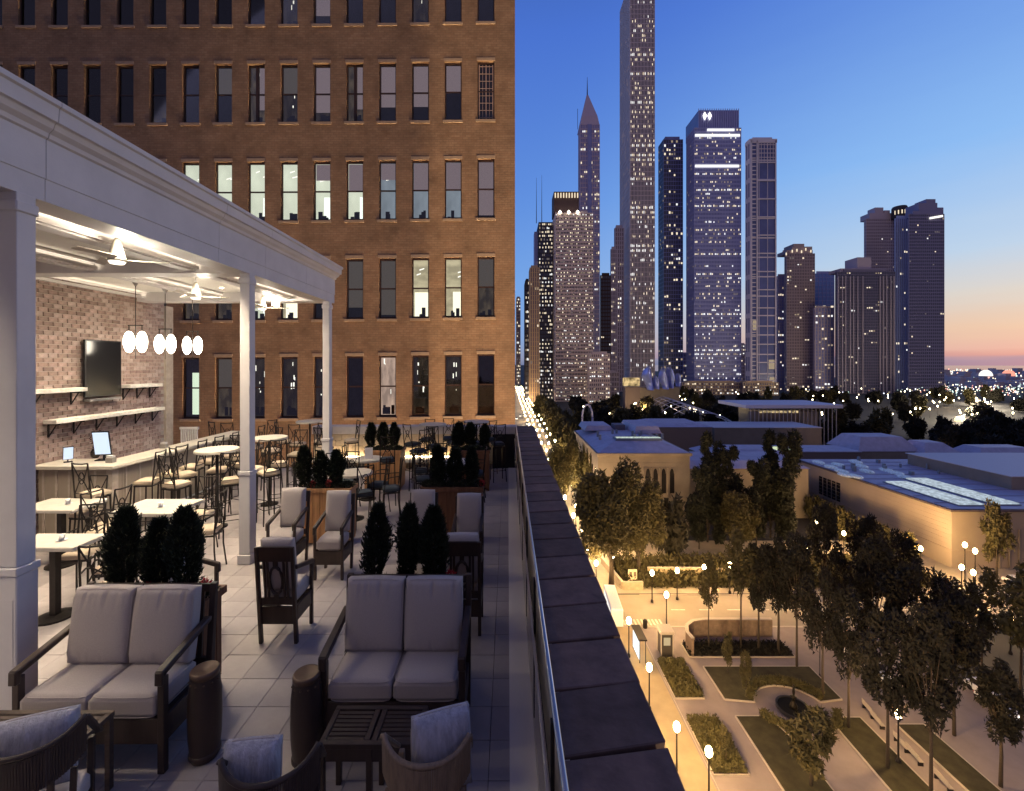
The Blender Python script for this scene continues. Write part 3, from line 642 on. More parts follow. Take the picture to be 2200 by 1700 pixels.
planter(-2.02, -.74, 5.72, 6.12, 1.25, walnut, 'wooden planter right behind the right sofa', [(804, 'leftmost dark shrub behind the right sofa'), (873, 'middle dark shrub behind the right sofa'), (932, 'rightmost dark shrub behind the right sofa')], (.95, .95), [(782, 0), (968, .1)], 'in the planter behind the right sofa', 6)
planter(-4.88, -3.66, 10.2, 10.65, 1.34, cedar, 'orange cedar planter behind the pair of armchairs', [(655, 'left shrub in the orange cedar planter near the armchairs'), (690, 'middle tall shrub in the orange cedar planter near the armchairs'), (724, 'right ragged shrub in the orange cedar planter near the armchairs')], (.95, .85), [(672, 0), (706, .02)], 'in the orange cedar planter', 5)
planter(-2.02, -.60, 10.3, 10.75, 1.34, walnut, 'brown planter box between the two right hand armchairs', [(943, 'left tall dark shrub above the brown planter'), (978, 'middle shrub above the brown planter'), (1014, 'right dark shrub above the brown planter')], (1.0, .88), [(1035, 0)], 'at the right corner of the brown planter', 5)
planter(-4.75, -3.56, 14.6, 15.3, 1.36, cedar, 'far cedar planter with a lit orange side', [(797, 'left shrub in the far cedar planter'), (823, 'middle shrub in the far cedar planter'), (848, 'right shrub in the far cedar planter')], (1.05, .82), [], '', 4)
planter(-1.85, -.62, 14.6, 15.3, 1.36, walnut, 'far brown planter by the parapet walk', [(985, 'left shrub in the far brown planter'), (1012, 'middle shrub in the far brown planter'), (1040, 'right shrub in the far brown planter')], (1.1, .85), [], '', 4)
# ---- metal chairs with crossed backs
def metal_chair(label, sh, bh, arms, sc_, cu=cushion, grp='', nm='dining_chair', ct='chair'):
    t = empty(nm, label, ct, group=grp)      # faces +y
    w, d = .21, .20
    for s in (-1, 1):
        MB().bar((s*(w+.02), d+.02, 0), (s*w, d-.01, sh-.04), .024).build('leg', iron, t)
        MB().tube([(s*(w+.03), -d-.05, 0), (s*w, -d, sh*.6), (s*w, -d, sh), (s*(w-.01), -d-.07, bh)], .016, 5).build('leg', iron, t)
        if arms:
            MB().tube([(s*w, -d-.02, sh+.40), (s*(w+.03), 0, sh+.40), (s*(w+.03), d-.04, sh+.36), (s*(w+.01), d, sh-.03)], .0135, 5).build('arm', iron, t)
    MB().tube([(-w+.01, -d-.07, bh), (-.1, -d-.10, bh-.012), (.1, -d-.10, bh-.012), (w-.01, -d-.07, bh)], .016, 6).build('top_rail', iron, t)
    z0, z1 = sh+.10, bh-.03; zc = (z0+z1)/2+.02; yb = -d-.03
    mb = MB()
    for s in (-1, 1):
        mb.tube([(s*(w-.01), -d-.065, z1), (s*.075, yb, zc+.02), (-s*.06, yb, zc-.08), (-s*(w-.015), -d-.01, z0)], .012, 5)
    mb.tube([(.07*math.cos(a), yb-.004, zc+.125*math.sin(a)) for a in [2*math.pi*i/14 for i in range(14)]], .012, 5, closed=True)
    mb.tube([(-w+.005, -d-.005, z0), (w-.005, -d-.005, z0)], .010, 5)
    mb.build('cross_back', iron, t)
    mb = MB(); mb.bar((-w, -d, sh-.03), (w, -d, sh-.03), .03); mb.bar((-w, d, sh-.03), (w, d, sh-.03), .03); mb.bar((-w, -d, sh-.03), (-w, d, sh-.03), .03); mb.bar((w, -d, sh-.03), (w, d, sh-.03), .03)
    mb.build('seat_frame', iron, t)
    new('seat_cushion', cushion_mesh('seat_cushion', -w-.01, w+.01, -d, d+.03, sh-.01, sh+.10, cu, .02, seed=4, n=5), t)
    if sh > .9:
        mb = MB(); mb.tube([(-w-.01, -d-.02, .40), (w+.01, -d-.02, .40), (w+.01, d+.01, .40), (-w-.01, d+.01, .40)], .010, 5, closed=True); mb.build('foot_ring', iron, t)
    return t
def bar_stool(l): return metal_chair(l, 1.28, 2.06, False, 1, cushion, 'tall metal bar stools with crossed backs', 'bar_stool', 'bar stool')
def din_chair(l): return metal_chair(l, .80, 1.62, True, 1, cushion, 'metal dining armchairs with crossed backs', 'dining_chair', 'dining chair')
def bar_stool_t(l): return metal_chair(l, 1.28, 2.06, False, 1, teal_c, 'tall metal bar stools with dark seats', 'bar_stool', 'bar stool')
def din_chair_t(l): return metal_chair(l, .80, 1.62, True, 1, teal_c, 'metal dining chairs with dark seats', 'dining_chair', 'dining chair')
L90 = math.pi/2
S = [(-9.22, 9.78, -.15, 'bar stool at the near short end of the bar below the lit screen')]
S += [(-8.85, y, L90+R.uniform(-.15, .15), l) for y, l in ((10.85, 'first bar stool along the long side of the bar, nearest the camera'), (11.6, 'second bar stool along the long side of the bar'), (12.35, 'third bar stool along the long side of the bar'), (13.1, 'fourth bar stool along the long side of the bar'), (13.85, 'fifth bar stool along the long side of the bar'), (14.6, 'sixth bar stool along the long bar side, next to last'), (15.35, 'last bar stool at the far end of the long bar side'))]
S += [(-8.45, 11.5, -.6, 'tall stool at the left side of the first round bar table'), (-6.35, 11.7, .9, 'tall stool half hidden behind the middle column'), (-8.3, 13.6, .4, 'tall stool between the bar and the second round bar table'), (-7.9, 14.7, 2.6, 'tall stool under the far pendant lamps'), (-6.3, 15.1, -.5, 'tall stool just left of the far column'), (-9.3, 17.0, 1.2, 'tall stool by the end wall behind the bar end'), (-5.9, 16.6, 2.2, 'tall stool right of the far column against the glowing wall')]
S += [(-7.95, 10.55, -.25, 'tall stool with cream seat at the near side of the first round bar table'), (-6.85, 10.9, .5, 'tall stool right of the first round bar table, by the middle column'), (-7.9, 12.0, math.pi+.3, 'tall stool behind the first round bar table on its left'), (-6.95, 12.1, math.pi-.4, 'tall stool behind the first round bar table on its right'),
 (-7.6, 12.6, -.4, 'tall stool left of the second round bar table'), (-6.6, 12.7, .4, 'tall stool right of the second round bar table, just past the middle column'), (-6.75, 14.1, math.pi, 'tall stool behind the second round bar table'),
 (-8.4, 16.5, -.8, 'tall stool left of the third round bar table'), (-6.95, 16.4, .7, 'tall stool right of the third round bar table near the far column'), (-7.6, 15.9, 0., 'tall stool on the near side of the third round bar table'), (-10.9, 16.6, -.5, 'small far stool at the wall past the bar end, left one'), (-10.3, 16.3, .2, 'small far stool past the bar end, right one')]
for X, Y, rz, l in S: first_or_dup(CA, 'st', bar_stool, (X, Y, 0), rz, l)
T = [(-2.95, 14.6, .9, 'tall dark stool between the far planters, left one'), (-2.35, 14.9, -.9, 'tall dark stool between the far planters, right one'), (-3.1, 16.9, 2.9, 'tall dark stool behind the high table before the facade'), (-2.3, 17.1, 3.3, 'tall dark stool beside the end wall ledge'), (-1.2, 16.0, 0., 'tall dark stool in front of the farthest right table'), (-.35, 15.9, .3, 'tall dark stool nearest the parapet corner'), (-3.62, 13.25, .25, 'tall dark seated stool in front of the far cedar planter'), (-3.45, 15.9, -.6, 'tall dark stool left of the round high table before the facade'), (-2.6, 15.4, 0., 'tall dark stool at the near side of the round high table before the facade'), (-1.95, 16.1, .6, 'tall dark stool right of the round high table before the facade'), (-1.55, 16.7, -.8, 'tall dark stool left of the farthest right high table'), (-.75, 16.9, .8, 'tall dark stool right of the farthest right high table')]
for X, Y, rz, l in T: first_or_dup(CA, 'stt', bar_stool_t, (X, Y, 0), rz, l)
Dn = [(-5.98, 6.55, .35, 'nearest dining chair beside the big column, seen from behind'), (-6.80, 7.95, -.1, 'dining chair with its back to the camera before the middle dining table'), (-6.9, 9.85, math.pi, 'dining chair on the far side of the middle dining table'), (-6.1, 8.95, L90+.2, 'dining chair at the right side of the middle dining table'), (-8.15, 8.85, -L90-.2, 'dining chair between the two rear dining tables, facing right'),
 (-8.35, 9.25, L90, 'dining chair at the right side of the left rear dining table'), (-9.3, 8.1, .1, 'dining chair before the left rear dining table, cut by the column'), (-9.5, 9.95, math.pi, 'dining chair behind the left rear dining table by the bar'), (-6.55, 7.35, L90+.3, 'dining chair at the right end of the front left dining table'), (-7.6, 7.85, math.pi+.2, 'dining chair behind the front left dining table')]
for X, Y, rz, l in Dn: first_or_dup(CA, 'dn', din_chair, (X, Y, 0), rz, l)
Dt = [(-5.35, 11.6, -1.2, 'dark metal chair left of the shrubs in the orange planter'), (-3.15, 11.9, 1.9, 'dark metal chair turned away from the round table by the walk'), (-2.75, 13.9, .3, 'dark metal chair between the two far planters'), (-4.9, 13.9, -1.5, 'dark metal chair left of the pinkish topped table'), (-4.30, 11.1, -.4, 'dark metal chair with its back to the camera behind the cedar planter'), (-3.75, 11.45, .5, 'dark metal chair right of the round table behind the cedar planter'), (-4.95, 12.6, math.pi+.5, 'dark metal chair beyond the round table by the middle shrub'), (-4.6, 12.75, math.pi, 'dark metal chair by the twin far round tables'), (-3.6, 12.3, L90, 'dark metal chair turned sideways before the far cedar planter'),
 (-2.5, 12.9, -L90+.3, 'dark metal chair left of the round table near the parapet'), (-1.9, 12.2, 0., 'dark metal chair in front of the round table near the parapet'), (-.95, 13.6, L90, 'dark metal chair right of the round table near the parapet'), (-2.2, 14.1, math.pi, 'dark metal chair behind the round table near the parapet')]
for X, Y, rz, l in Dt: first_or_dup(CA, 'dt', din_chair_t, (X, Y, 0), rz, l)
def round_table(label, z, r, mt=stone_top):
    t = empty('round_table', label, 'table', group='round pedestal tables')
    MB().lathe([(r-.01, z-.07), (r, z-.06), (r, z-.01), (r-.012, z)], n=32).build('tabletop', mt, t)
    MB().lathe([(.035, .06), (.035, z-.08)], n=10).build('pole', iron, t, smooth=True); MB().lathe([(.24, 0), (.24, .03), (.10, .07), (.04, .12)], n=20).build('base', iron, t)
    MB().lathe([(.12, z-.10), (.15, z-.071)], n=12).build('top_plate', iron, t); return t
for X, Y, l in ((-7.5, 11.35, 'first high round table under the pendants, pale top'), (-7.15, 13.2, 'second high round table just right of the middle column'), (-7.65, 17.0, 'third high round table by the far corner column'), (-2.75, 16.1, 'high round table before the brick facade at centre right'), (-1.2, 16.9, 'farthest high round table near the parapet corner')):
    first_or_dup(CA, 'ht', lambda l_: round_table(l_, 2.02, .50), (X, Y, 0), 0, l)
for X, Y, l in ((-4.15, 11.95, 'low round table behind the orange cedar planter'), (-4.35, 13.7, 'low round table with pinkish top before the far cedar planter'), (-1.55, 13.3, 'low round table with bluish top near the parapet')):
    first_or_dup(CA, 'lt', lambda l_: round_table(l_, 1.28, .46), (X, Y, 0), 0, l)
def dining(x0, x1, y0, y1, label):
    t = empty('dining_table', label, 'table', (x0, y0, 0)); w, d = x1-x0, y1-y0
    MB().box(0, w, 0, d, 1.21, 1.28).build('tabletop', stone_top, t, bev=.01)
    for x in (w*.5,): MB().box(x-.05, x+.05, d/2-.05, d/2+.05, .06, 1.205).build('pedestal', iron, t); MB().lathe([(.26, 0), (.26, .03), (.1, .06)], (x, d/2, 0), 20).build('base', iron, t)
dining(-7.85, -6.60, 8.6, 9.55, 'middle pale dining table behind the left sofa shrubs')
dining(-9.95, -8.72, 8.8, 9.6, 'left rear pale dining table before the bar front')
dining(-8.1, -6.92, 7.0, 7.6, 'front left pale dining table beside the big column')
# small things on the patio tables
for X, Y, z, l in ((-4.3, 13.6, 1.281, 'small cream menu card on the low pink topped table'), (-4.4, 17.5, .47, 'pale folded menu board on the glowing ledge')):
    o = empty('menu_card', l, 'card', (X, Y, z), .3); MB().hexa([Vector(p) for p in ((-.12, -.04, 0), (.12, -.04, 0), (-.12, -.03, 0), (.12, -.03, 0), (-.12, 0, .34), (.12, 0, .34), (-.12, .008, .34), (.12, .008, .34))]).build('card', white_p, o); MB().hexa([Vector(p) for p in ((-.12, .05, 0), (.12, .05, 0), (-.12, .06, 0), (.12, .06, 0), (-.12, .009, .34), (.12, .009, .34), (-.12, .017, .34), (.12, .017, .34))]).build('card', white_p, o)
# ================================================================== BRICK OFFICE FACADE BEYOND THE TERRACE
fb = empty('brick_office_building', 'tall brown brick office building closing the view behind the terrace', 'building')
FY = 36.0
def fx(px): return (px-VX)*FY/F
def off(px): return 10*(1-math.exp(-(1047-px)/450.)) if px < 1047 else 0
def fz(py, px): return H-(py+off(px)-VY)*FY/F
cols_ = [1044-70.5*j for j in range(19)]
rows_ = [(-79, 47), (131, 257), (341, 468.5), (551.5, 681), (761, 892.5)]
wall = MB(); WW = 18.2; dep = .32
xs = sorted(cols_)
edges = [-900]+[e_ for c in xs for e_ in (c-WW, c+WW)]+[1106.5]
for i in range(len(edges)-1):
    a, b = edges[i], edges[i+1]; X0, X1 = fx(a), fx(b)
    if i % 2 == 0: wall.q((X0, FY, ZG), (X1, FY, ZG), (X1, FY, 52), (X0, FY, 52))
    else:
        c = (a+b)/2; zs = [52]
        for t_, u_ in rows_: zs += [fz(t_, c), fz(u_, c)]
        zs += [ZG]
        for k in range(0, len(zs), 2): wall.q((X0, FY, zs[k+1]), (X1, FY, zs[k+1]), (X1, FY, zs[k]), (X0, FY, zs[k]))
        for k in range(1, len(zs)-1, 2):
            z1, z0 = zs[k], zs[k+1]
            wall.q((X0, FY, z0), (X0, FY+dep, z0), (X0, FY+dep, z1), (X0, FY, z1)); wall.q((X1, FY, z1), (X1, FY+dep, z1), (X1, FY+dep, z0), (X1, FY, z0))
            wall.q((X0, FY, z1), (X0, FY+dep, z1), (X1, FY+dep, z1), (X1, FY, z1)); wall.q((X0, FY, z0), (X1, FY, z0), (X1, FY+dep, z0), (X0, FY+dep, z0))
X1 = fx(1106.5); wall.q((X1, FY, ZG), (X1, FY+60, ZG), (X1, FY+60, 52), (X1, FY, 52)); wall.q((fx(-900), FY, 52), (X1, FY, 52), (X1, FY+60, 52), (fx(-900), FY+60, 52))
bm_ = bpy.data.materials.new('facade_brick'); bm_.use_nodes = True; t = bm_.node_tree; b = t.nodes['Principled BSDF']; b.inputs['Roughness'].default_value = .92
co = t.nodes.new('ShaderNodeTexCoord'); sx_ = t.nodes.new('ShaderNodeSeparateXYZ'); cb = t.nodes.new('ShaderNodeCombineXYZ'); t.links.new(co.outputs['Object'], sx_.inputs[0]); t.links.new(sx_.outputs[0], cb.inputs[0]); t.links.new(sx_.outputs[2], cb.inputs[1])
br = t.nodes.new('ShaderNodeTexBrick'); br.inputs['Scale'].default_value = 1; br.inputs['Brick Width'].default_value = .46; br.inputs['Row Height'].default_value = .19; br.inputs['Mortar Size'].default_value = .02
br.inputs['Color1'].default_value = (.34, .215, .125, 1); br.inputs['Color2'].default_value = (.29, .17, .095, 1); br.inputs['Mortar'].default_value = (.255, .16, .095, 1); t.links.new(cb.outputs[0], br.inputs[0])
n1 = t.nodes.new('ShaderNodeTexNoise'); n1.inputs['Scale'].default_value = .5; n1.inputs['Detail'].default_value = 8; n1.inputs['Roughness'].default_value = .7; t.links.new(co.outputs['Object'], n1.inputs[0])
r1 = t.nodes.new('ShaderNodeMapRange'); r1.inputs[1].default_value = .3; r1.inputs[2].default_value = .7; r1.inputs[3].default_value = .62; r1.inputs[4].default_value = 1.3; t.links.new(n1.outputs['Fac'], r1.inputs[0])
vm = t.nodes.new('ShaderNodeVectorMath'); vm.operation = 'SCALE'; t.links.new(br.outputs[0], vm.inputs[0]); t.links.new(r1.outputs[0], vm.inputs['Scale']); t.links.new(vm.outputs[0], b.inputs['Base Color'])
bp = t.nodes.new('ShaderNodeBump'); bp.inputs['Strength'].default_value = .5; bp.inputs['Distance'].default_value = .02; t.links.new(br.outputs['Fac'], bp.inputs['Height']); bp.invert = True; t.links.new(bp.outputs[0], b.inputs['Normal'])
me = bpy.data.meshes.new('wall'); me.from_pydata(wall.v, [], wall.f); me.materials.append(bm_); new('wall', me, fb)
fh = (rows_[1][1]-rows_[1][0])*FY/F; fw = 2*WW*FY/F
frame_m = M('window_frame_paint', (.045, .022, .016), .5, var=.2)
frame_l = M('cream_muntin_paint', (.52, .36, .26), .5)
fme = MB()
t_ = .055
fme.box(-fw/2+.01, -fw/2+.09, 0, .12, 0, fh).box(fw/2-.09, fw/2-.01, 0, .12, 0, fh).box(-fw/2+.091, fw/2-.091, 0, .12, fh-.14, fh-.002).box(-fw/2+.091, fw/2-.091, 0, .12, .002, .16).box(-fw/2+.091, fw/2-.091, .02, .10, fh*.49, fh*.49+.11)
fme = fme.mesh('window', frame_m)
pane_me = MB().box(-fw/2+.092, fw/2-.092, .05, .058, .16, fh*.49).mesh('pane', Mglass('window_glass', (.88, .9, .9), .03)); pane_me2 = MB().box(-fw/2+.092, fw/2-.092, .06, .068, fh*.49+.11, fh-.14).mesh('pane', MT['window_glass'])
dark_room = M('dark_room', (.02, .018, .02), .9, var=.5, sc=1.2); blind_m = M('glowing_mauve_blind', (.50, .37, .38), .8, var=.06, emit=.42); blind_d = M('glowing_brown_blind', (.22, .18, .14), .8, var=.08, emit=.38)  # blinds carry a painted glow in place of the reflected sky
rooms = {'D': dark_room, 'G': Memit('room_greenish', (.98, 1, .78), 1.15, .8, .5, (.6, 1, .5), .72), 'B': Memit('room_bluish', (.62, .70, .80), .5, .8, .8, (.7, 1, .4), .6), 'W': Memit('room_warm', (1, .84, .52), .8, .9, .8, (1, 1, 1.6), .6), 'd': Memit('room_dim', (.50, .36, .22), .20, .9, .9, (2, 1, 1), .3), 'P': Memit('room_pink', (1, .68, .52), .75, .9, 1.0, (2, 1, .7), .5), 'k': Memit('room_spots', (.30, .22, .15), .12, 1, 1.0, (2.4, 1, .8), .3)}
#rooms['k'].node_tree.nodes['Map Range'].inputs[1].default_value = .60; #rooms['k'].node_tree.nodes['Map Range'].inputs[2].default_value = .72
room_me = {k: MB().q((-1.25, .6, -.4), (1.25, .6, -.4), (1.25, .6, fh+.4), (-1.25, .6, fh+.4)).mesh('room_interior', m_) for k, m_ in rooms.items()}
lint = MB().box(-fw/2-.06, fw/2+.06, -dep-.05, -dep+.0, fh+.0, fh+.26).mesh('lintel', limestone, bev=.01); sill = MB().box(-fw/2-.14, fw/2+.1, -dep-.10, -.02, -.22, -.01).mesh('sill', limestone, bev=.01)
def blind(frac, m_): return MB().box(-fw/2+.10, fw/2-.10, .16, .18, fh*(1-frac), fh-.15).mesh('blind', m_)
BLD = {f_: blind(f_, blind_m) for f_ in (.3, .5, .72, .8, .93)}; BLDd = {f_: blind(f_, blind_d) for f_ in (.3, .5, .8, .93)}
# per row, from the right hand edge leftwards: room code and blind
plan = [
 ['D', 'Dm.3', 'k', 'D', 'D', 'Dm.8', 'k', 'D', 'D', 'D', 'Dm.8', 'Dm.72', 'D', 'D', 'D', 'Dm.5', 'D', 'D', 'D'],
 ['Mu', 'Dm.5', 'Dm.72', 'Dm.72', 'dS', 'km.8', 'kb.5', 'dS', 'Db.5', 'D', 'db.5', 'Dm.5', 'Db.5', 'Db.5', 'D', 'D', 'D', 'D', 'D'],
 ['Dm.93', 'Bm.5', 'Bm.5', 'Bm.3', 'Gm.5', 'Gm.3', 'G', 'G', 'G', 'G', 'G', 'G', 'G', 'D', 'D', 'D', 'D', 'D', 'D'],
 ['db.5', 'W', 'W', 'Db.93', 'Db.8', 'D', 'W', 'Gb.5', 'd', 'd', 'D', 'D', 'D', 'D', 'D', 'D', 'D', 'D', 'D'],
 ['D', 'k', 'k', 'P', 'D', 'k', 'k', 'k', 'db.5', 'Ds', 'Db.5', 'd', 'D', 'D', 'D', 'D', 'D', 'D', 'D']]
panes_part = Memit('lit_strip', (.82, .95, .70), 1.3)
for r_, (top, bot) in enumerate(rows_):
    for j, c in enumerate(cols_):
        if j > 15: continue
        code = plan[r_][j]; z0 = fz(bot, c); sz = ((bot-top)*FY/F)/fh
        w = new('window', fme, fb, (fx(c), FY+dep-.14, z0)); w.scale = (1, 1, sz)
        new('pane', pane_me, w); new('pane', pane_me2, w); new('lintel', lint, w, (0, .14, 0)); new('sill', sill, w, (0, .14, 0))
        new('room_interior', room_me.get(code[0], room_me['D']), w)
        if code[1:2] in ('m', 'b'):
            f_ = float(code[2:]); f_ = f_; new('blind', (BLD if code[1] == 'm' else BLDd).get(f_, BLD[.5]), w)
        rf = random.Random(r_*31+j)
        if code[0] in 'GBWPdk':
            for q_ in range({'G': 3, 'B': 3, 'W': 3, 'P': 5, 'd': 4, 'k': 9}[code[0]]):
                x_, w_ = rf.uniform(-.6, .2), rf.uniform(.2, .42); hh_ = rf.uniform(.15, .75)
                MB().box(x_, x_+w_, .40+q_*.015, .41+q_*.015, .17, .17+hh_).build('furniture', dark_room, w)
            for q_ in range({'G': 2, 'B': 2, 'W': 2, 'P': 3, 'd': 2, 'k': 5}[code[0]]):
                x_, z_ = rf.uniform(-.5, .35), rf.uniform(fh*.3, fh*.9) if code[0] in 'kPd' else rf.uniform(fh*.68, fh*.86); w_, h_ = (rf.uniform(.04, .12), rf.uniform(.1, .55)) if code[0] in 'kPd' else (rf.uniform(.3, .55), .10)
                MB().hexa([Vector(p_) for p_ in ((x_, .44, z_), (x_+w_, .44, z_+(.12 if code[0] in 'GBW' else 0)), (x_, .45, z_), (x_+w_, .45, z_+(.12 if code[0] in 'GBW' else 0)), (x_, .44, z_+h_), (x_+w_, .44, z_+h_+(.12 if code[0] in 'GBW' else 0)), (x_, .45, z_+h_), (x_+w_, .45, z_+h_+(.12 if code[0] in 'GBW' else 0)))]).build('room_lamp', Memit('room_lamp_%s' % rf.choice('ab'), (1, .93, .8), rf.choice((1.1, 1.8))), w)
        if code == 'Mu':
            mb = MB()
            for x in (-.5, 0, .5): mb.box(x*fw*.8-.03, x*fw*.8+.03, .02, .05, .1, fh-.2)
            for x in (-.25, .25): mb.box(x*fw*.8-.012, x*fw*.8+.012, .02, .05, .1, fh-.2)
            for k in range(8): zz = .25+k*(fh-.6)/7; mb.box(-fw*.4, fw*.4, .021, .049, zz, zz+.035)
            mb.build('muntins', frame_l, w)
        if code[1:2] == 'S':
            MB().box(-.12, .10, -.02, .13, .15, fh-.15).build('centre_mullion', frame_m, w); MB().box(.11, fw/2-.1, .14, .16, fh*.25, fh-.15).build('blind', blind_m, w)
        if code[1:2] == 's': MB().box(-.12, .45, .2, .22, .3, fh*.75).build('lit_slot', panes_part, w)
        if code[0] == 'W':
            MB().box(-.1 if j == 1 else -.6, .55, .5, .52, .2, fh*.45).build('lit_doorway', Memit('doorway_glow', (1, .92, .66), 1.9), w)
        if code[0] == 'G' and j in (4, 5, 7, 9): MB().box(-.1 if j == 5 else .2, .6, .5, .52, .15, fh*.44).build('lit_doorway', Memit('bright_wall', (.95, 1, .88), 1.8), w)
# warm light on the brickwork comes from the unseen masts added by the avenue
# ================================================================== CITY: ground, roads, lawns
def gp(px, py, z=0.): Y = (D-z)*F/(py-VY); return ((px-VX)*Y/F, Y, ZG+z)
def sheet(name, pts, z, mat, kind='structure', **k):
    o = MB().q(*[(x, y, ZG+z) for x, y in pts]).build(name, mat); o['kind'] = kind
    for a, b_ in k.items(): o[a] = b_
    return o
asph = M('asphalt', (.055, .05, .046), .8, var=.25, sc=.05); pave = M('sidewalk_concrete', (.36, .30, .23), .8, var=.15, sc=.12, bump=.1, bsc=1); road_l = M('worn_street_concrete', (.30, .25, .19), .75, var=.22, sc=.04)
path = M('park_path', (.30, .24, .21), .85, var=.1, sc=.2); grass = M('lawn_grass', (.044, .037, .014), .95, var=.4, sc=.3, bump=.4, bsc=2); dirt = M('planting_soil', (.035, .025, .016), .95, var=.5, sc=.5)
g0 = sheet('ground', [(-40000, -500), (40000, -500), (40000, 60000), (-40000, 60000)], -1.0, M('city_ground', (.030, .028, .030), .9, var=.4, sc=.01))
sheet('lake_water', [(2300, 3600), (40000, 2500), (40000, 59000), (2300, 59000)], -.6, M('lake', (.02, .03, .05), .12, var=.0, spec=.8))
sheet('avenue_road', [(1.5, -20), (41, -20), (41, 2600), (1.5, 2600)], -.3, road_l)
sheet('cross_street', [(41, 176), (1200, 176), (1200, 201), (41, 201)], -.2, road_l)
sheet('park_pavement', [(41.3, 60), (150, 60), (150, 175.5), (41.3, 175.5)], .0, path)
sheet('avenue_sidewalk', [(41.2, 60), (51.5, 60), (51.5, 175.6), (41.2, 175.6)], .06, M('golden_sidewalk', (.38, .29, .16), .8, var=.12, sc=.2))
sheet('museum_pavement', [(41.2, 201.5), (800, 201.5), (800, 262), (41.2, 262)], .0, pave)
sheet('far_avenue_sidewalk', [(41.2, 262.3), (57, 262.3), (57, 1500), (41.2, 1500)], .02, pave)
def kerb(name, pts, w, h, mat, z=0.):
    mb = MB()
    for a, b_ in zip(pts, pts[1:]): mb.bar((a[0], a[1], ZG+z+h/2), (b_[0], b_[1], ZG+z+h/2), w, h)
    o = mb.build(name, mat); o['kind'] = 'structure'; return o
kst = M('kerb_stone', (.45, .38, .30), .8)
kerb('kerb', [(41, 60), (41, 175.8), (300, 175.8)], .4, .3, kst, -.2); kerb('kerb', [(52, 60), (52, 175)], .25, .15, kst, .05)
# formal garden
def bed(name, poly, mat, border, label, z=.1):
    t = empty(name, label, 'lawn' if mat is grass else 'flower bed')
    MB().prism(poly, ZG+.02, ZG+z+.25).build('turf' if mat is grass else 'soil', mat, t)
    mb = MB()
    for a, b_ in zip(poly, poly[1:]+poly[:1]): mb.bar((a[0], a[1], ZG+.2), (b_[0], b_[1], ZG+.2), .35, .45)
    mb.build('stone_edge', kst, t); return t
cx, cy = 86.8, 134.6
def arc(r, a0, a1, n=10): return [(cx+r*math.cos(math.radians(a0+(a1-a0)*i/n)), cy+r*math.sin(math.radians(a0+(a1-a0)*i/n))*.85) for i in range(n+1)]
bed('lawn', [(67.8, 137.5), (67.8, 152.5), (104.5, 152.5), (104.5, 137.5)]+arc(10.5, 12, 168), grass, 1, 'upper garden lawn curving round the little fountain')
bed('lawn', [(67.8, 131), (77, 131)]+[(78.5, 127), (80.0, 122), (80, 95), (67.8, 95)], grass, 1, 'lower left garden lawn beside the white edged path')
bed('lawn', [(95, 130.5), (104.5, 130.5), (104.5, 95), (93.5, 95)], grass, 1, 'lower right garden lawn strip between two paths')
bed('lawn', [(113, 128), (121, 128), (121, 95), (113, 95)], grass, 1, 'narrow lawn behind the park benches')
bed('flower_bed', [(52.5, 138), (61.7, 138), (61.9, 155.5), (52.5, 155.5)], dirt, 1, 'upper planted bed beside the golden sidewalk')
bed('flower_bed', [(52.5, 112.2), (61.7, 112.2), (61.9, 130), (52.8, 130)], dirt, 1, 'lower planted bed under the brightest lamp')
bed('flower_bed', [(65, 157.5), (103, 157.5), (103, 165), (65, 165)], dirt, 1, 'shaded planting strip below the curved stone wall')
def wallp(label, pts, h, w, mat, cat='wall', name='retaining_wall', z=0.):
    t = empty(name, label, cat); mb = MB()
    for a, b_ in zip(pts, pts[1:]): mb.bar((a[0], a[1], ZG+z+h/2), (b_[0], b_[1], ZG+z+h/2), w, h)
    mb.build('stonework', mat, t); mb = MB()
    for a, b_ in zip(pts, pts[1:]): mb.bar((a[0], a[1], ZG+z+h+.13), (b_[0], b_[1], ZG+z+h+.13), w+.4, .25)
    mb.build('coping', kst, t); return t
rwm = M('retaining_stone', (.26, .18, .12), .85, var=.25, sc=.6, bump=.3, bsc=3)
wallp('long stone retaining wall of the garden with a curved left end', [(66.5, 158), (66, 162), (67.5, 166), (71, 169), (76, 170), (102, 170)], 6.5, .9, rwm)
wallp('low tan stone terrace wall before the museum trees', [(68, 214), (96, 214)], 6, 1.0, M('tan_stone', (.50, .40, .26), .8, var=.15, sc=.5))
wallp('short lower tan stone wall right of the terrace wall', [(96.5, 217), (118, 217)], 4, 1.0, MT['tan_stone'])
wallp('angled stone wall beside the avenue lamps', [(49.5, 232), (53.5, 205), (63, 205)], 3.5, .9, MT['tan_stone'])
# planting in the beds (real leaf clumps, counted by nobody)
def groundleaf(name, x0, x1, y0, y1, n, ls, mat, seed, z=.35, hz=1.6, lab=None):
    rr = random.Random(seed); mb = MB()
    for i in range(n):
        c = Vector((rr.uniform(x0, x1), rr.uniform(y0, y1), ZG+z+rr.random()**2*hz)); d = Vector((rr.gauss(0, 1), rr.gauss(0, 1), rr.uniform(.4, 2))).normalized(); s_ = Vector((rr.gauss(0, 1), rr.gauss(0, 1), 0)).cross(d).normalized()*ls*.3; k = len(mb.v)
        mb.v += [tuple(c-s_), tuple(c+d*ls), tuple(c+s_)]; mb.f.append((k, k+1, k+2))
    me = bpy.data.meshes.new(name); me.from_pydata(mb.v, [], mb.f); me.materials.append(mat); o = new(name, me); o['kind'] = 'stuff'; return o
groundleaf('bed_planting', 52.8, 61.5, 138.4, 155, 5000, .9, M('bed_leaf', (.10, .085, .03), .8, var=.6, sc=.4), 1)
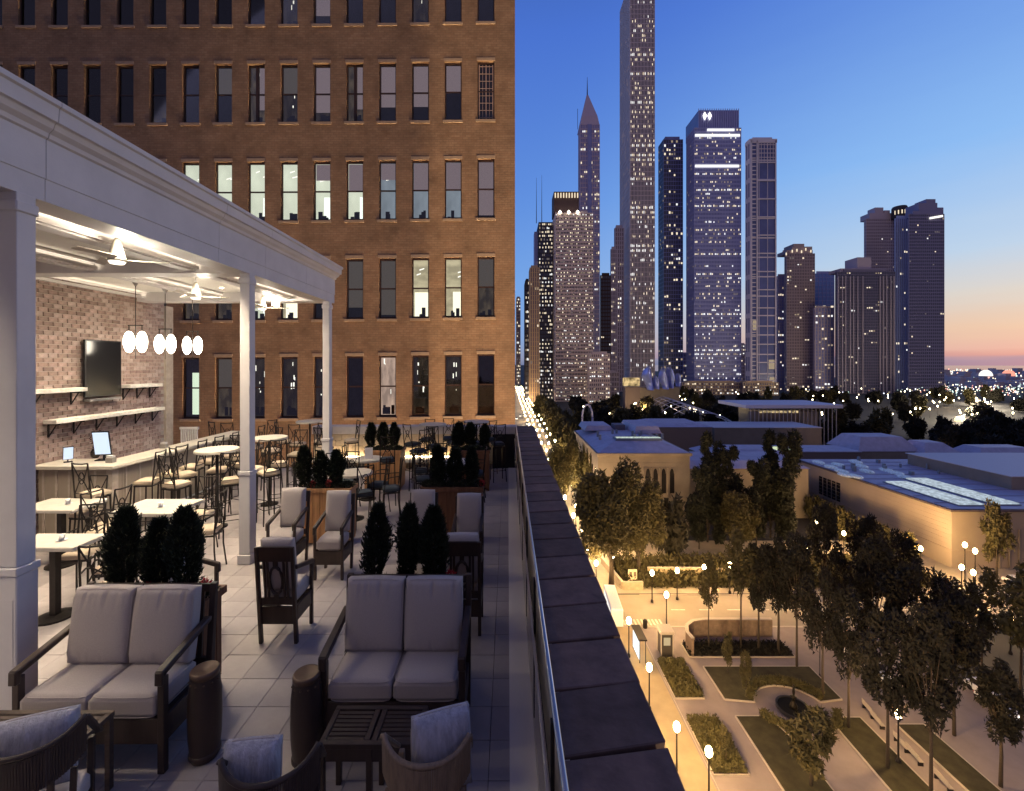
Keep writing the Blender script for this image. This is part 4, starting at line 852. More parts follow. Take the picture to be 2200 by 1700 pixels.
groundleaf('bed_planting', 52.8, 61.5, 112.6, 129.6, 5000, .9, MT['bed_leaf'], 2)
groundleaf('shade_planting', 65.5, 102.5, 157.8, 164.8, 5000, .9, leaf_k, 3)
groundleaf('museum_shrubs', 54, 200, 205.8, 232, 16000, 2.2, leaf_t, 4, hz=5)
rr_ = random.Random(5); mb = MB()
for (a0, a1, rad_, n_) in ((15, 165, 11.5, 2200), (200, 260, 12, 900), (285, 340, 12, 900)):
    for i in range(n_):
        a = math.radians(rr_.uniform(a0, a1)); r_ = rad_+rr_.gauss(0, .55); c = Vector((cx+r_*math.cos(a), cy+r_*math.sin(a)*.85, ZG+.3+rr_.random()*2.2)); d = Vector((rr_.gauss(0, 1), rr_.gauss(0, 1), rr_.uniform(.3, 2))).normalized(); s_ = Vector((rr_.gauss(0, 1), rr_.gauss(0, 1), 0)).cross(d).normalized()*.25; k = len(mb.v)
        mb.v += [tuple(c-s_), tuple(c+d*.9), tuple(c+s_)]; mb.f.append((k, k+1, k+2))
mb.build('ring_planting', MT['bed_leaf'], stuff=True)
# crosswalk bars and lane lines, worn
wp = M('worn_road_paint', (.62, .56, .44), .8, var=.3, sc=.8)
for k_ in range(14): o = MB().box(42.5+k_*1.5, 43.3+k_*1.5, 177.2, 181.5, ZG-.19, ZG-.185).build('crosswalk_bar', wp); o['kind'] = 'structure'
mb = MB()
for k_ in range(40): mb.box(70+k_*12, 76+k_*12, 188.2, 188.8, ZG-.19, ZG-.185)
o = mb.build('lane_marking', wp); o['kind'] = 'structure'
for yk in (176.4, 200.6): o = MB().box(60, 700, yk-.25, yk+.25, ZG-.19, ZG+.0).build('kerb', kst); o['kind'] = 'structure'
# fountain
ft = empty('fountain', 'small dark fountain basin with a bronze figure in the garden circle', 'fountain', (cx, cy-1, ZG))
MB().lathe([(4.6, 0), (4.8, .3), (4.8, 1.0), (4.3, 1.05), (4.3, .5), (.1, .45)], n=32).build('basin', M('wet_granite', (.03, .028, .03), .3), ft)
MB().lathe([(4.25, .75), (.1, .76)], n=32).build('water', M('basin_water', (.01, .01, .01), .6, var=0, spec=.1), ft)
MB().lathe([(1.2, .5), (1.0, 1.6), (.5, 2.6), (.35, 3.6), (.9, 4.1), (.25, 4.4), (.42, 5.6), (.3, 6.6), (.36, 7.2), (.12, 7.7)], n=14).build('figure', M('dark_bronze', (.03, .025, .02), .4, .7), ft, smooth=True)
# kiosk, benches, bins
kk = empty('park_kiosk', 'small square dark kiosk with a pale roof beside the garden path', 'kiosk', (57.2, 160, ZG))
MB().box(-2, 2, -2, 2, 0, 8).build('cabin', M('kiosk_dark', (.06, .05, .04), .6), kk); MB().box(-2.6, 2.6, -2.6, 2.6, 8.01, 9.2).build('roof', kst, kk, bev=.2); MB().box(-1.2, 1.2, -2.08, -2.01, 4, 6.8).build('serving_window', Memit('kiosk_glow', (1, .75, .4), .6), kk)
for x in (-2.1, 2.1):
    for y in (-2.1, 2.1): MB().box(x-.15, x+.15, y-.15, y+.15, 0, 8).build('post', kst, kk)
def bench(l):
    t = empty('park_bench', l, 'bench', group='park benches along the garden path')
    for i in range(4): MB().box(-2.2, 2.2, -.6+i*.3, -.36+i*.3, 1.1, 1.25).build('seat_slat', kst, t)
    for i in range(3): MB().box(-2.2, 2.2, .62+i*.04, .70+i*.04, 1.5+i*.5, 1.85+i*.5).build('back_slat', kst, t)
    for x in (-1.9, 1.9): MB().box(x-.12, x+.12, -.55, .7, 0, 1.09).build('leg', iron, t)
    return t
for i, (px, py, l) in enumerate(((1868, 1532, 'park bench farthest up the right hand garden path'), (1886, 1556, 'second park bench of the right hand path'), (1938, 1605, 'third park bench beside the lamp on the right hand path'), (1966, 1632, 'fourth park bench along the right hand path'), (2028, 1688, 'park bench at the bottom edge of the right hand path'))):
    first_or_dup(CA, 'bench', bench, gp(px, py), 1.45, l)
def bin_(l):
    t = empty('litter_bin', l, 'litter bin'); MB().lathe([(.8, 0), (.9, .3), (.9, 2.6), (.7, 3)], n=14).build('drum', iron, t); MB().lathe([(.95, 2.61), (.6, 3.3)], n=14).build('lid', iron, t); return t
first_or_dup(CA, 'bin', bin_, gp(1386, 1349), 0, 'dark litter bin on the golden pavement near the street corner')
bsx = empty('bus_shelter', 'glowing glass advertising shelter beside the avenue', 'bus shelter', (47.3, 158.5, ZG))
MB().box(-1.1, -1.0, -4, 4, 1, 8).build('ad_panel', Memit('ad_glow', (.85, .92, 1), 1.6), bsx); MB().box(-1.5, 1.5, -4.5, 4.5, 8.01, 8.5).build('roof', iron, bsx)
for y in (-4, 4): MB().box(-1.1, -.9, y-.1, y+.1, 0, 8).build('post', iron, bsx); MB().box(1, 1.2, y-.1, y+.1, 0, 8).build('post', iron, bsx)
sg = empty('gate_pylon', 'small pale two panel sign pylon near the museum lawn corner', 'sign', gp(1359, 1262))
MB().box(-2, 2, -.5, .5, 0, 8.3).build('slab', M('pylon_stone', (.6, .5, .36), .7), sg)
for x in (-1, 1):
    for z in (1.5, 5.3): MB().box(x-.6, x+.6, -.56, -.51, z, z+2.2).build('panel', M('pylon_panel', (.15, .11, .08), .5), sg)
# ================================================================== LAMPS
lampglow = Memit('street_globe', (1, .74, .36), 45)
def lamp(l, h=13.0, en=19000):
    t = empty('street_lamp', l, 'street lamp', group='lit globe street lamps')
    MB().lathe([(.6, 0), (.6, .8), (.25, 1.4), (.16, h-1.2), (.35, h-.9)], n=8).build('pole', iron, t)
    MB().lathe([(max(.02, .85*math.sin(a)), h-1.3*math.cos(a)) for a in [math.pi*i/8 for i in range(9)]], n=10).build('globe', lampglow, t)
    li = bpy.data.lights.new('globe_light', 'POINT'); li.energy = en; li.color = (1, .61, .24); li.shadow_soft_size = .9
    lo = bpy.data.objects.new('light', li); COL.objects.link(lo); lo.parent = t; lo.location = (0, 0, h+1.9); return t
def place_lamp(px, py, l, h=13.0, key='lamp', en=19000):
    Y = (D-h)*F/(py-VY); first_or_dup(CA, key, lambda q: lamp(q, h, en), ((px-VX)*Y/F, Y, ZG), 0, l)
LP = [(1237, 1088, 'street lamp glowing beside the parapet below the willow like tree'), (1251, 1140, 'street lamp half hidden by the parapet, lower than the tree lamp'), (1267, 1136, 'starry street lamp just right of the parapet edge'), (1264, 1184, 'street lamp touching the parapet edge by the avenue'), (1281, 1210, 'bright street lamp beside the angled stone wall'),
 (1316, 1194, 'big bright lamp in front of the large golden tree, lowest of three'), (1351, 1148, 'topmost of three bright lamps before the large golden tree'), (1371, 1168, 'right hand of three bright lamps before the large golden tree'), (1401, 1231, 'lamp just right of the white sign pylon'), (1455, 1226, 'lamp above the short tan terrace wall'), (1432, 1278, 'lamp standing alone on the golden cross street'),
 (1513, 1219, 'small lamp between tree trunks left of centre park'), (1568, 1214, 'starry lamp under the park trees'), (1351, 1334, 'lamp beside the parapet above the bus shelter'), (1395, 1434, 'lamp beside the parapet above the upper flower bed'), (1454, 1562, 'lamp beside the parapet at the lower flower bed'), (1523, 1615, 'brightest starburst lamp in the lower flower bed'),
 (1930, 1534, 'starburst lamp by the benches under the right park trees'), (2171, 1329, 'starburst lamp at the right edge above the park trees'), (1958, 1170, 'left of two lamps in front of the long museum wall'), (1978, 1179, 'right of two lamps in front of the long museum wall'), (2073, 1171, 'lamp left of the small tree at the museum corner', 18., 'lampw', 9000), (2095, 1184, 'lamp inside the small tree at the museum corner', 18., 'lampw', 9000), (2066, 1219, 'lower left lamp at the museum corner pavement'), (2091, 1230, 'lower right starry lamp at the museum corner pavement'),
 (1755, 1121, 'starry lamp at the left foot of the long museum wall'), (1813, 1146, 'single lamp along the hedge below the museum wall'), (1731, 1178, 'lamp left in the dark park hedge'), (1862, 1181, 'first of three lamps at the museum wall hedge'), (1882, 1184, 'middle of three lamps at the museum wall hedge'), (1901, 1192, 'last of three lamps at the museum wall hedge'), (1649, 1203, 'lamp between the dark park trees at centre'), (2160, 921, 'far starry lamp over the dark trees at right')]
for a in LP: place_lamp(*a)
place_lamp(1953, 949, 'tall starburst lamp above the blue museum roofs', 30, 'tall', 30000)
for (px, py, l) in ((1798, 1411, 'slim unlit park lamp beside the right hand path'),):
    t = empty('park_lamp', l, 'park lamp', (98.5+6.5, 148, ZG)); MB().lathe([(.4, 0), (.14, 1), (.12, 12)], n=8).build('pole', iron, t); MB().lathe([(.15, 12), (.6, 12.8), (.4, 13.8), (.05, 14)], n=8).build('head', kst, t)
# avenue lamps marching north
avg = Memit('avenue_globe', (1, .84, .50), 26)
apole = MB().lathe([(.5, 0), (.2, 1.5), (.16, 15)], n=6).mesh('pole', iron); aglob = MB().lathe([(max(.02, 1.0*math.sin(a)), 16-1.6*math.cos(a)) for a in [math.pi*i/6 for i in range(7)]], n=8).mesh('globe', avg)
al = bpy.data.lights.new('avenue_light', 'POINT'); al.energy = 60000; al.color = (1, .70, .34); al.shadow_soft_size = 1.5
for i in range(26):
    Y = 255+i*34*(1+i*.03)
    for s, x in ((0, 47.), (1, 54.5), (.5, 31.), (.25, 39.)):
        t = empty('avenue_lamp', 'small glowing lamp in the bright line along the distant avenue', 'street lamp', (x+R.uniform(-1, 1), Y+s*17, ZG), 0, 'lamps in line along the distant avenue'); new('pole', apole, t); new('globe', aglob, t)
        if i % 3 == s and s != .5 and s != .25:
            lo = bpy.data.objects.new('light', al); COL.objects.link(lo); lo.parent = t; lo.location = (-6, 0, 19)
# unseen masts added below the parapet to wash the brick facade with warm light
for i, (x, y) in enumerate(((12, -8), (13, 10), (12, 26), (10, 50))):
    t = empty('added_wash_mast', 'unseen tall lamp mast added below the parapet to light the facade', 'street lamp', (x, y, ZG), 0, 'unseen masts added under the parapet'); MB().lathe([(.6, 0), (.25, 2), (.2, 46)], n=8).build('pole', iron, t); new('globe', aglob, t, (0, 0, 31))
    l = bpy.data.lights.new('mast', 'POINT'); l.energy = 135000; l.color = (1, .72, .43); l.shadow_soft_size = 1.5; lo = bpy.data.objects.new('light', l); COL.objects.link(lo); lo.parent = t; lo.location = (0, 0, 50)
# ================================================================== TREES
def crown(name, seed, n, rx, rz, ls, mat, shape='round', dens=.3):
    rr = random.Random(seed); V = []; Fc = []; cl = []
    k_ = 24 if shape != 'cone' else 20
    for i in range(k_):
        u = rr.random(); a = rr.uniform(0, 6.283)
        if shape == 'round': pr = math.sin(math.pi*(.12+.80*u))**.7; r_ = rx*pr*rr.uniform(.35, .85)
        elif shape == 'cone': pr = (1-u*.86); r_ = rx*pr*rr.uniform(.1, .7)
        else: pr = .55+.45*math.sin(math.pi*u); r_ = rx*pr*rr.uniform(.3, .9)
        cl.append((Vector((math.cos(a)*r_, math.sin(a)*r_, rz*(u if shape == 'cone' else .08+.86*u))), rx*(rr.uniform(.24, .44) if n > 9000 else rr.uniform(.17, .36))*(1-.5*u if shape == 'cone' else 1)))
    for i in range(n):
        c, cr = rr.choice(cl); p_ = Vector((rr.gauss(0, 1), rr.gauss(0, 1), rr.gauss(0, 1))).normalized()*cr*rr.uniform(.45, 1.05)**.7; p_.z *= 1.9; q_ = c+p_
        if q_.z < -rz*.1: continue
        d = Vector((rr.gauss(0, 1), rr.gauss(0, 1), rr.gauss(-.2, 1))).normalized(); s_ = Vector((rr.gauss(0, 1), rr.gauss(0, 1), rr.gauss(0, 1))).cross(d).normalized()*ls*.32*rr.uniform(.6, 1.3); l_ = d*ls*rr.uniform(.6, 1.3); l_.z *= 1.5; k = len(V)
        V += [tuple(q_-s_), tuple(q_+l_*.6-s_*.4), tuple(q_+l_), tuple(q_+s_)]; Fc.append((k, k+1, k+2, k+3))
    me = bpy.data.meshes.new(name); me.from_pydata(V, [], Fc); me.materials.append(mat); return me, cl
def limbs(cl, zc, tr, seed):
    rr = random.Random(seed); mb = MB(); mb.tube([(0, 0, -zc), (rr.uniform(-.3, .3), rr.uniform(-.3, .3), -zc*.4), (0, 0, 2)], [tr*1.25, tr, tr*.75], 7)
    for c, r_ in cl[:11]: mb.tube([(0, 0, rr.uniform(-zc*.12, 1)), (c.x*.4, c.y*.4, c.z*.45), (c.x*.95, c.y*.95, c.z*.95)], [tr*.5, tr*.3, tr*.1], 5)
    return mb.mesh('trunk', bark, smooth=True)
TV = {}
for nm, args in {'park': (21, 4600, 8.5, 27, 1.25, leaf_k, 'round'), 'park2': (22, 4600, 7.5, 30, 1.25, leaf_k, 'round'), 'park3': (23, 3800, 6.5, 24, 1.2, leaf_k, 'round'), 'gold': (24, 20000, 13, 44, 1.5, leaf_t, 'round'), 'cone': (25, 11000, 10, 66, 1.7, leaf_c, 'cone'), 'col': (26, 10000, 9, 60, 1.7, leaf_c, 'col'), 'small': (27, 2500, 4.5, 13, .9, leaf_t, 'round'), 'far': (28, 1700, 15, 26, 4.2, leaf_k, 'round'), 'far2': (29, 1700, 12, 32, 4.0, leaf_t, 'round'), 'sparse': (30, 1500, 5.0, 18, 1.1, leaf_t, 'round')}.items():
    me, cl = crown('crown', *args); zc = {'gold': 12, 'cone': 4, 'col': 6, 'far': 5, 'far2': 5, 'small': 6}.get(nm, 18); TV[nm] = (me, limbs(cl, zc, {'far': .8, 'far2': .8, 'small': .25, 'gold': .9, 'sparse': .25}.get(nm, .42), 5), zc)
def tree(x, y, kind, label, s=1., group=None, sz=None):
    me, tm_, zc = TV[kind]; t = empty('tree', label, 'tree', (x, y, ZG), R.uniform(0, 6.28), group)
    sz = sz or s; t.scale = (s, s, sz); a = new('crown', me, t, (0, 0, zc)); b = new('trunk', tm_, t, (0, 0, zc)); return t
def treep(px, py, kind, label, s=1., group=None, sz=None): x, y, z = gp(px, py); return tree(x, y, kind, label, s, group, sz)
P4 = 'park trees in the row right of the garden'
for px, py, k, s, sz, l in ((1523, 1400, 'sparse', .9, .95, 'young sparse tree at the left end of the garden wall'), (1592, 1398, 'sparse', 1.25, 1.2, 'slim tree in front of the stone retaining wall, left one'), (1630, 1402, 'park3', .9, .95, 'slim forked tree in front of the stone retaining wall, right one'), (1712, 1434, 'park2', .95, .95, 'tall tree at the top right corner of the upper lawn'), (1768, 1503, 'park', .85, .9, 'forked tree casting over the fountain lawn'), (1823, 1565, 'park2', .8, .82, 'tree beside the right path next to the lower lawn'), (1907, 1652, 'park', .95, .92, 'large tree over the lower right lawn strip'), (2000, 1720, 'park2', .95, .95, 'thick trunked tree at the bottom right of the park path'),
    (1672, 1408, 'park3', 1.0, 1.0, 'tree just behind the corner of the retaining wall'), (1800, 1395, 'park', .7, .8, 'tree above the right hand path in the second row'), (1880, 1450, 'park2', 1.05, .95, 'second row tree up the right side path'), (1960, 1500, 'park', 1.1, .95, 'broad second row tree behind the park benches'), (2050, 1580, 'park2', 1.0, .85, 'broad second row tree near the lower right corner'), (2150, 1690, 'park3', .95, .72, 'tree at the extreme lower right corner'), (1935, 1370, 'park', 1.0, .9, 'third row dark tree below the museum hedge'), (2030, 1420, 'park2', .8, .62, 'third row dark tree left of the right edge lamp'), (2110, 1500, 'sparse', 1.3, 1.1, 'third row dark tree under the right edge lamp'), (1860, 1310, 'park', 1.0, .9, 'dark tree at the north end of the park rows'), (1770, 1300, 'park2', 1.0, .9, 'dark tree on the pavement north of the garden wall'), (2195, 1560, 'sparse', 1.5, 1.3, 'thin open tree against the right edge'), (1560, 1642, 'small', .5, .5, 'tiny sapling in the lower flower bed')):
    treep(px, py, k, l, s*.88, P4, sz)
treep(1742, 1690, 'small', 'round bushy tree at the bottom of the centre garden path', 1.35, None, 1.0)
treep(1603, 1500, 'small', 'small leaning tree on the garden circle left of the fountain', .45, None, .75)
treep(1563, 1447, 'small', 'small tree at the upper left lawn corner', .5, None, .7)
treep(1313, 1262, 'gold', 'big golden lit tree in front of the museum corner, left', 1.25, None, 1.05); treep(1372, 1240, 'gold', 'big golden lit tree overlapping the museum facade', .95, None, .85)
treep(1213, 1100, 'gold', 'yellowish avenue tree squeezed behind the parapet edge', .9, None, .9)
for px, py, k, s, sz, l in ((1520, 1165, 'cone', 1.15, .98, 'dark pointed conifer right of the museum corner'), (1558, 1160, 'col', 1.0, .86, 'dark rounded evergreen between two conifers'), (1502, 1180, 'col', .8, .72, 'narrow dark evergreen touching the museum corner'), (1655, 1155, 'cone', 1.2, .98, 'tall dark pointed evergreen left of the museum wall'), (1690, 1165, 'col', 1.0, .98, 'dark column evergreen at the left end of the museum wall'), (1625, 1170, 'col', .9, .75, 'lower dark evergreen between the conifer groups'), (1440, 1195, 'far', .8, .9, 'low dark tree below the arched museum windows'), (1585, 1190, 'gold', .8, .62, 'olive tree at the foot of the dark conifers')):
    treep(px, py, k, l, s, 'dark evergreens beside the museum', sz)
# hedge like tree row along the long museum wall
for i in range(11):
    f_ = i/10; x = 205+R.uniform(-4, 4); y = 335-f_*105
    tree(x, y, 'far2', 'dark bushy tree in the line at the foot of the long museum wall', .5, 'trees along the long museum wall', .42)
tree(238, 214, 'small', 'small tree at the museum corner with a lamp inside it', 1.5, None, 1.9)
# rows of avenue trees between road and museum
for i in range(20): tree(62+R.uniform(-3, 3)+(i % 2)*9, 385+i*26, 'far2', 'tree in the dark row beside the bright avenue', .9, 'avenue trees north of the museum', 1.1)
for i in range(7): tree(58+R.uniform(-2, 2), 300+i*14, 'far2', 'narrow tree wedged between avenue and museum west face', .5, 'trees against the museum west face', 1.1)
# distant park trees in front of the skyline
pts = []
for i in range(90):
    Y = R.uniform(560, 1350); px = R.uniform(1215, 1640) if i < 45 else R.uniform(1640, 2240); x = (px-VX)*Y/F
    pts.append((x, Y))
for x, Y in pts: tree(x, Y, R.choice(['far', 'far', 'far2']), 'dark rounded tree between the museum roofs and the bandshell' if VX+x*F/Y < 1640 else 'dark rounded tree beyond the flying roof toward the curving road', R.uniform(.9, 1.4), ('park trees around the bandshell' if VX+x*F/Y < 1640 else 'park trees beyond the flying roof'), R.uniform(.8, 1.15))
for i in range(30):
    Y = R.uniform(420, 640); px = R.uniform(1960, 2260); tree((px-VX)*Y/F, Y, 'far', 'dark tree in the thicket beyond the museum roofs at right', R.uniform(.8, 1.1), 'thicket beyond the museum roofs', R.uniform(.7, 1))
# ================================================================== MUSEUM
roofm = M('blue_slate_roof', (.44, .40, .52), .55, var=.15, sc=.2); lime = M('museum_limestone', (.25, .205, .17), .85, var=.14, sc=.08, bump=.15, bsc=1.2); glassroof = Memit('skylight_glow', (.72, .86, 1.0), .75, .6, .5, (1, 1, 1), .55); dkw = M('dark_window', (.02, .018, .02), .2, var=0)
def box_b(t, name, x0, x1, y0, y1, z0, z1, m_, bev=0.): return MB().box(x0, x1, y0, y1, ZG+z0, ZG+z1).build(name, m_, t, bev=bev)
mu = empty('museum', 'pale stone museum with bluish hipped roofs and arched windows', 'museum')
x0, x1, y0, y1, h = 57, 115, 278, 371, 49
mb = MB(); mb.box(x0, x1, y0, y1, ZG, ZG+h-2); mb.build('wall', lime, mu)
box_b(mu, 'cornice', x0-1.2, x1+1.2, y0-1.2, y1+1.2, h-1.9, h+.0, lime, .2); box_b(mu, 'belt_course', x0-.5, x1+.5, y0-.5, y1+.5, 20, 21, lime); box_b(mu, 'plinth', x0-.8, x1+.8, y0-.8, y1+.8, 0, 6, lime)
def hip(t, x0, x1, y0, y1, z, hh, ins, m_, name='roof'):
    P = [Vector((a, b, ZG+z)) for b in (y0, y1) for a in (x0, x1)]; Q = [Vector((a, b, ZG+z+hh)) for b in (y0+ins, y1-ins) for a in (x0+ins, x1-ins)]
    return MB().hexa(P+Q).build(name, m_, t)
hip(mu, x0, x1, y0, y1, h+.01, 5, 14, roofm); box_b(mu, 'light_court_frame', x0+15, x1-12, y0+15, y0+24, h+5.1, h+6.6, M('skylight_frame', (.25, .27, .30), .4))
for i in range(16): box_b(mu, 'skylight', x0+16+i*1.85, x0+17.6+i*1.85, y0+16.3, y0+20.5, h+6.61, h+6.9, Memit('court_light', (.80, .95, .85), .9, .6, .8, lo=.4))
hip(mu, x0+2, x0+24, y1-34, y1-4, h+5.2, 3.5, 2, roofm); hip(mu, x1-22, x1-2, y1-48, y1-6, h+5.2, 5, 2, roofm); box_b(mu, 'plant_room', x0+26, x1-24, y1-30, y1-18, h+5.2, h+9, M('plant_grey', (.15, .13, .16), .7))
for i, X in enumerate((88.5, 93.2, 98.4, 103.6)):
    zb, w_ = 23.5, 1.6; zt = 36
    a = [(X-w_, zb), (X+w_, zb), (X+w_, zt)]+[(X+w_*math.cos(q_), zt+w_*2.2*math.sin(q_)) for q_ in [math.pi*k/10 for k in range(1, 10)]]+[(X-w_, zt)]
    MB().ext([(p_[0], ZG+p_[1]) for p_ in a], y0-.14, y0-.02).build('arched_window', dkw, mu)
    fr = MB()
    for p_, q_ in zip(a[2:], a[3:]+a[:1]): fr.bar((p_[0], y0-.3, ZG+p_[1]), (q_[0], y0-.3, ZG+q_[1]), .45, .5, up=(0, 1, 0))
    fr.build('window_surround', lime, mu); box_b(mu, 'pilaster', X-2.75, X-2.25, y0-.8, y0, 21.1, 40, lime)
    if i > 1: box_b(mu, 'square_window', X-1, X+1, y0-.1, y0-.02, 9, 17.5, dkw)
for i in range(9): box_b(mu, 'west_window', x0-.1, x0-.02, y0+7+i*9, y0+10+i*9, 24, 38, dkw)
box_b(mu, 'east_wing', 115.1, 205, 300, 345, 0, 34, lime); hip(mu, 115.2, 206, 299, 346, 34.01, 4, 8, roofm)
# long south-east wing
mw = empty('museum_wing', 'long windowless tan stone museum wing with glowing skylight strips', 'museum')
X0, Y0, Y1, hh = 229, 227, 347, 29
box_b(mw, 'wall', X0, 420, Y0, Y1, 0, hh, M('tan_museum_stone', (.40, .315, .24), .85, var=.08, sc=.05, bump=.1, bsc=.8)); box_b(mw, 'cornice', X0-.8, 420.8, Y0-.8, Y1+.8, hh+.01, hh+1.0, M('dark_cornice', (.12, .09, .09), .7))
box_b(mw, 'roof', X0+.5, 420, Y0+.5, Y1-.5, hh+1.01, hh+1.3, roofm); box_b(mw, 'base_course', X0-.5, 420.5, Y0-.5, Y1+.5, 8.6, 9.2, MT['tan_museum_stone'])
for i in range(5): box_b(mw, 'tall_window', X0-.12, X0-.02, 303+i*4.3, 306.4+i*4.3, 10, 23, dkw)
for xx, a, b_ in ((238, 232, 278), (258, 233, 286)):
    for k in range(8): ya = a+(b_-a)*k/8; box_b(mw, 'skylight', xx, xx+13, ya, ya+(b_-a)/8-.9, hh+1.9, hh+2.5, glassroof)
    box_b(mw, 'skylight_kerb', xx-.6, xx+13.6, a-.6, b_+.6, hh+1.31, hh+1.88, M('skylight_frame', (.25, .27, .30), .4))
for i, (px, py) in enumerate(((1758, 993), (1785, 1003), (1808, 1012), (1838, 1023), (1850, 1001), (1838, 992), (1862, 1012), (1905, 1010), (1945, 1025), (1925, 1016), (1800, 998), (1815, 1020))):
    Yk = (H-(ZG+hh+2))*F/(py-VY); Xk = (px-VX)*Yk/F
    mb = MB(); mb.lathe([(1, 0), (1, .8), (.7, 1.5), (.1, 1.6)], (Xk, Yk, ZG+hh+1.31), 14, sx=3.1, sy=5.6); mb.build('oval_skylight', M('blue_skylight', (.42, .50, .62), .25, var=.5, sc=.8, emit=.10, ecol=(.55, .75, 1)), mw)
box_b(mw, 'corner_wing', 300, 420, 262, 330, hh+1.3, hh+9, lime); box_b(mw, 'corner_wing_roof', 299, 421, 261, 331, hh+9.01, hh+9.5, M('pale_roof', (.5, .48, .55), .6))
box_b(mw, 'lit_window', 341, 352, 261.4, 261.9, hh+1.9, hh+7.6, Memit('lit_gallery', (.9, .95, .55), .7, .5, 1))
for k in range(7): box_b(mw, 'stone_course', X0-.16, X0-.03, Y0+.2, Y1-.2, 11.5+k*2.5, 11.62+k*2.5, MT['tan_museum_stone'])
for k in range(12): box_b(mu, 'stone_course', x0+.2, x1-.2, y0-.12, y0-.02, 7.5+k*3.2, 7.75+k*3.2, lime) if not 20 < 7.5+k*3.2 < 41 else None
for i in range(12): box_b(mw, 'pilaster', X0+24+i*5, X0+25+i*5, Y0-.9, Y0-.51, 0, 20, lime)
0 and box_b(mw, 'bright_corner', X0+6, X0+15, Y0-.5, Y0-.05, 2, 26, M('pale_corner_stone', (.55, .46, .28), .8))
for i in range(14):
    vx, vy = 235+R.uniform(0, 90), 285+R.uniform(0, 55); s_ = R.uniform(.8, 2.4)
    box_b(mw, 'roof_vent', vx, vx+s_, vy, vy+s_, hh+1.31, hh+1.31+R.uniform(1.5, 4), MT['skylight_frame'])
for i in range(9): box_b(mw, 'roof_seam', X0+1, 300, 237+i*12.3, 237.4+i*12.3, hh+1.31, hh+1.6, M('roof_seam_metal', (.30, .28, .38), .5))
for i in range(10):
    vx, vy = 62+R.uniform(0, 46), 300+R.uniform(0, 25); box_b(mu, 'roof_vent', vx, vx+1.5, vy, vy+1.5, h+4, h+7+R.uniform(0, 2), MT['skylight_frame'])
# blue roof blocks behind
def block(px0, px1, pyt, Y, dpt, h_, lab, m1=lime, m2=roofm, slope=5, ins=8, name='gallery_block'):
    # top front edge at pyt fixes the depth scale: h_ is height
    Xa, Xb = (px0-VX)*Y/F, (px1-VX)*Y/F; z = (H-(pyt-VY)*Y/F)-ZG
    t = empty(name, lab, 'building'); box_b(t, 'wall', Xa, Xb, Y, Y+dpt, 0, z, m1)
    if slope: hip(t, Xa-.6, Xb+.6, Y-.6, Y+dpt+.6, z+.01, slope, ins, m2)
    else: box_b(t, 'roof', Xa-.6, Xb+.6, Y-.6, Y+dpt+.6, z+.01, z+.8, m2)
    return t
block(1525, 1705, 984, 352, 40, 0, 'low museum block with a wide bluish roof and a lit skylight', slope=5, ins=10)
o = empty('roof_skylight', 'small greenish lit skylight on the low bluish museum roof', 'skylight'); box_b(o, 'glass', 226, 239, 372, 385, 30.5+2, 33.2, Memit('green_sky', (.82, .95, .62), .8)); box_b(o, 'frame', 225.4, 239.6, 371.4, 385.6, 30, 32.4, MT['skylight_frame'])
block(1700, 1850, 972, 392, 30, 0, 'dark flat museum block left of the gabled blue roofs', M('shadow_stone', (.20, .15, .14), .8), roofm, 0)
block(1845, 1975, 970, 405, 40, 0, 'museum block with steep bluish gabled roof below the tall lamp', lime, roofm, 12, 9)
block(1985, 2110, 1000, 388, 50, 0, 'museum block with long bluish hipped roof at right', lime, roofm, 17, 18)
block(2110, 2300, 1012, 380, 50, 0, 'museum block with bluish hipped roof cut by the right edge', lime, roofm, 17, 18)
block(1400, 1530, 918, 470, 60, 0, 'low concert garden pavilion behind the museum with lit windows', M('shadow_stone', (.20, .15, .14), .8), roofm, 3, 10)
block(1535, 1765, 920, 500, 50, 0, 'modern museum wing body of pale stone under the flying roof', lime, M('pale_roof', (.5, .48, .55), .6), 0)
# modern wing with flying roof
fw_ = empty('flying_roof_pavilion', 'modern museum wing with a thin pale flying roof on slim columns', 'pavilion'); Yf = 560
def cx_(px, Y): return (px-VX)*Y/F
def cz_(py, Y): return H-(py-VY)*Y/F
MB().box(cx_(1603, Yf), cx_(1812, Yf), Yf, Yf+75, cz_(878, Yf), cz_(870, Yf)).build('canopy', M('white_canopy', (.62, .60, .72), .5), fw_, bev=.5)
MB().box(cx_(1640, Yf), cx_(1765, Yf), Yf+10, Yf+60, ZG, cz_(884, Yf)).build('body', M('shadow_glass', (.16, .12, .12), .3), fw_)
for i in range(22): X_ = cx_(1615+i*8.8, Yf); MB().box(X_-.35, X_+.35, Yf+2, Yf+2.7, ZG, cz_(878, Yf)-.01).build('column', M('canopy_column', (.5, .45, .45), .5), fw_)
for a, b_ in ((1615, 1636), (1728, 1765)): MB().box(cx_(a, Yf), cx_(b_, Yf), Yf+6, Yf+9, ZG, cz_(886, Yf)).build('stone_panel', lime, fw_)
MB().box(cx_(1640, Yf), cx_(1725, Yf), Yf+9, Yf+9.8, cz_(884, Yf)-3, cz_(884, Yf)-.2).build('lit_band', Memit('soffit_glow', (1, .75, .4), .8, .7, .4), fw_)
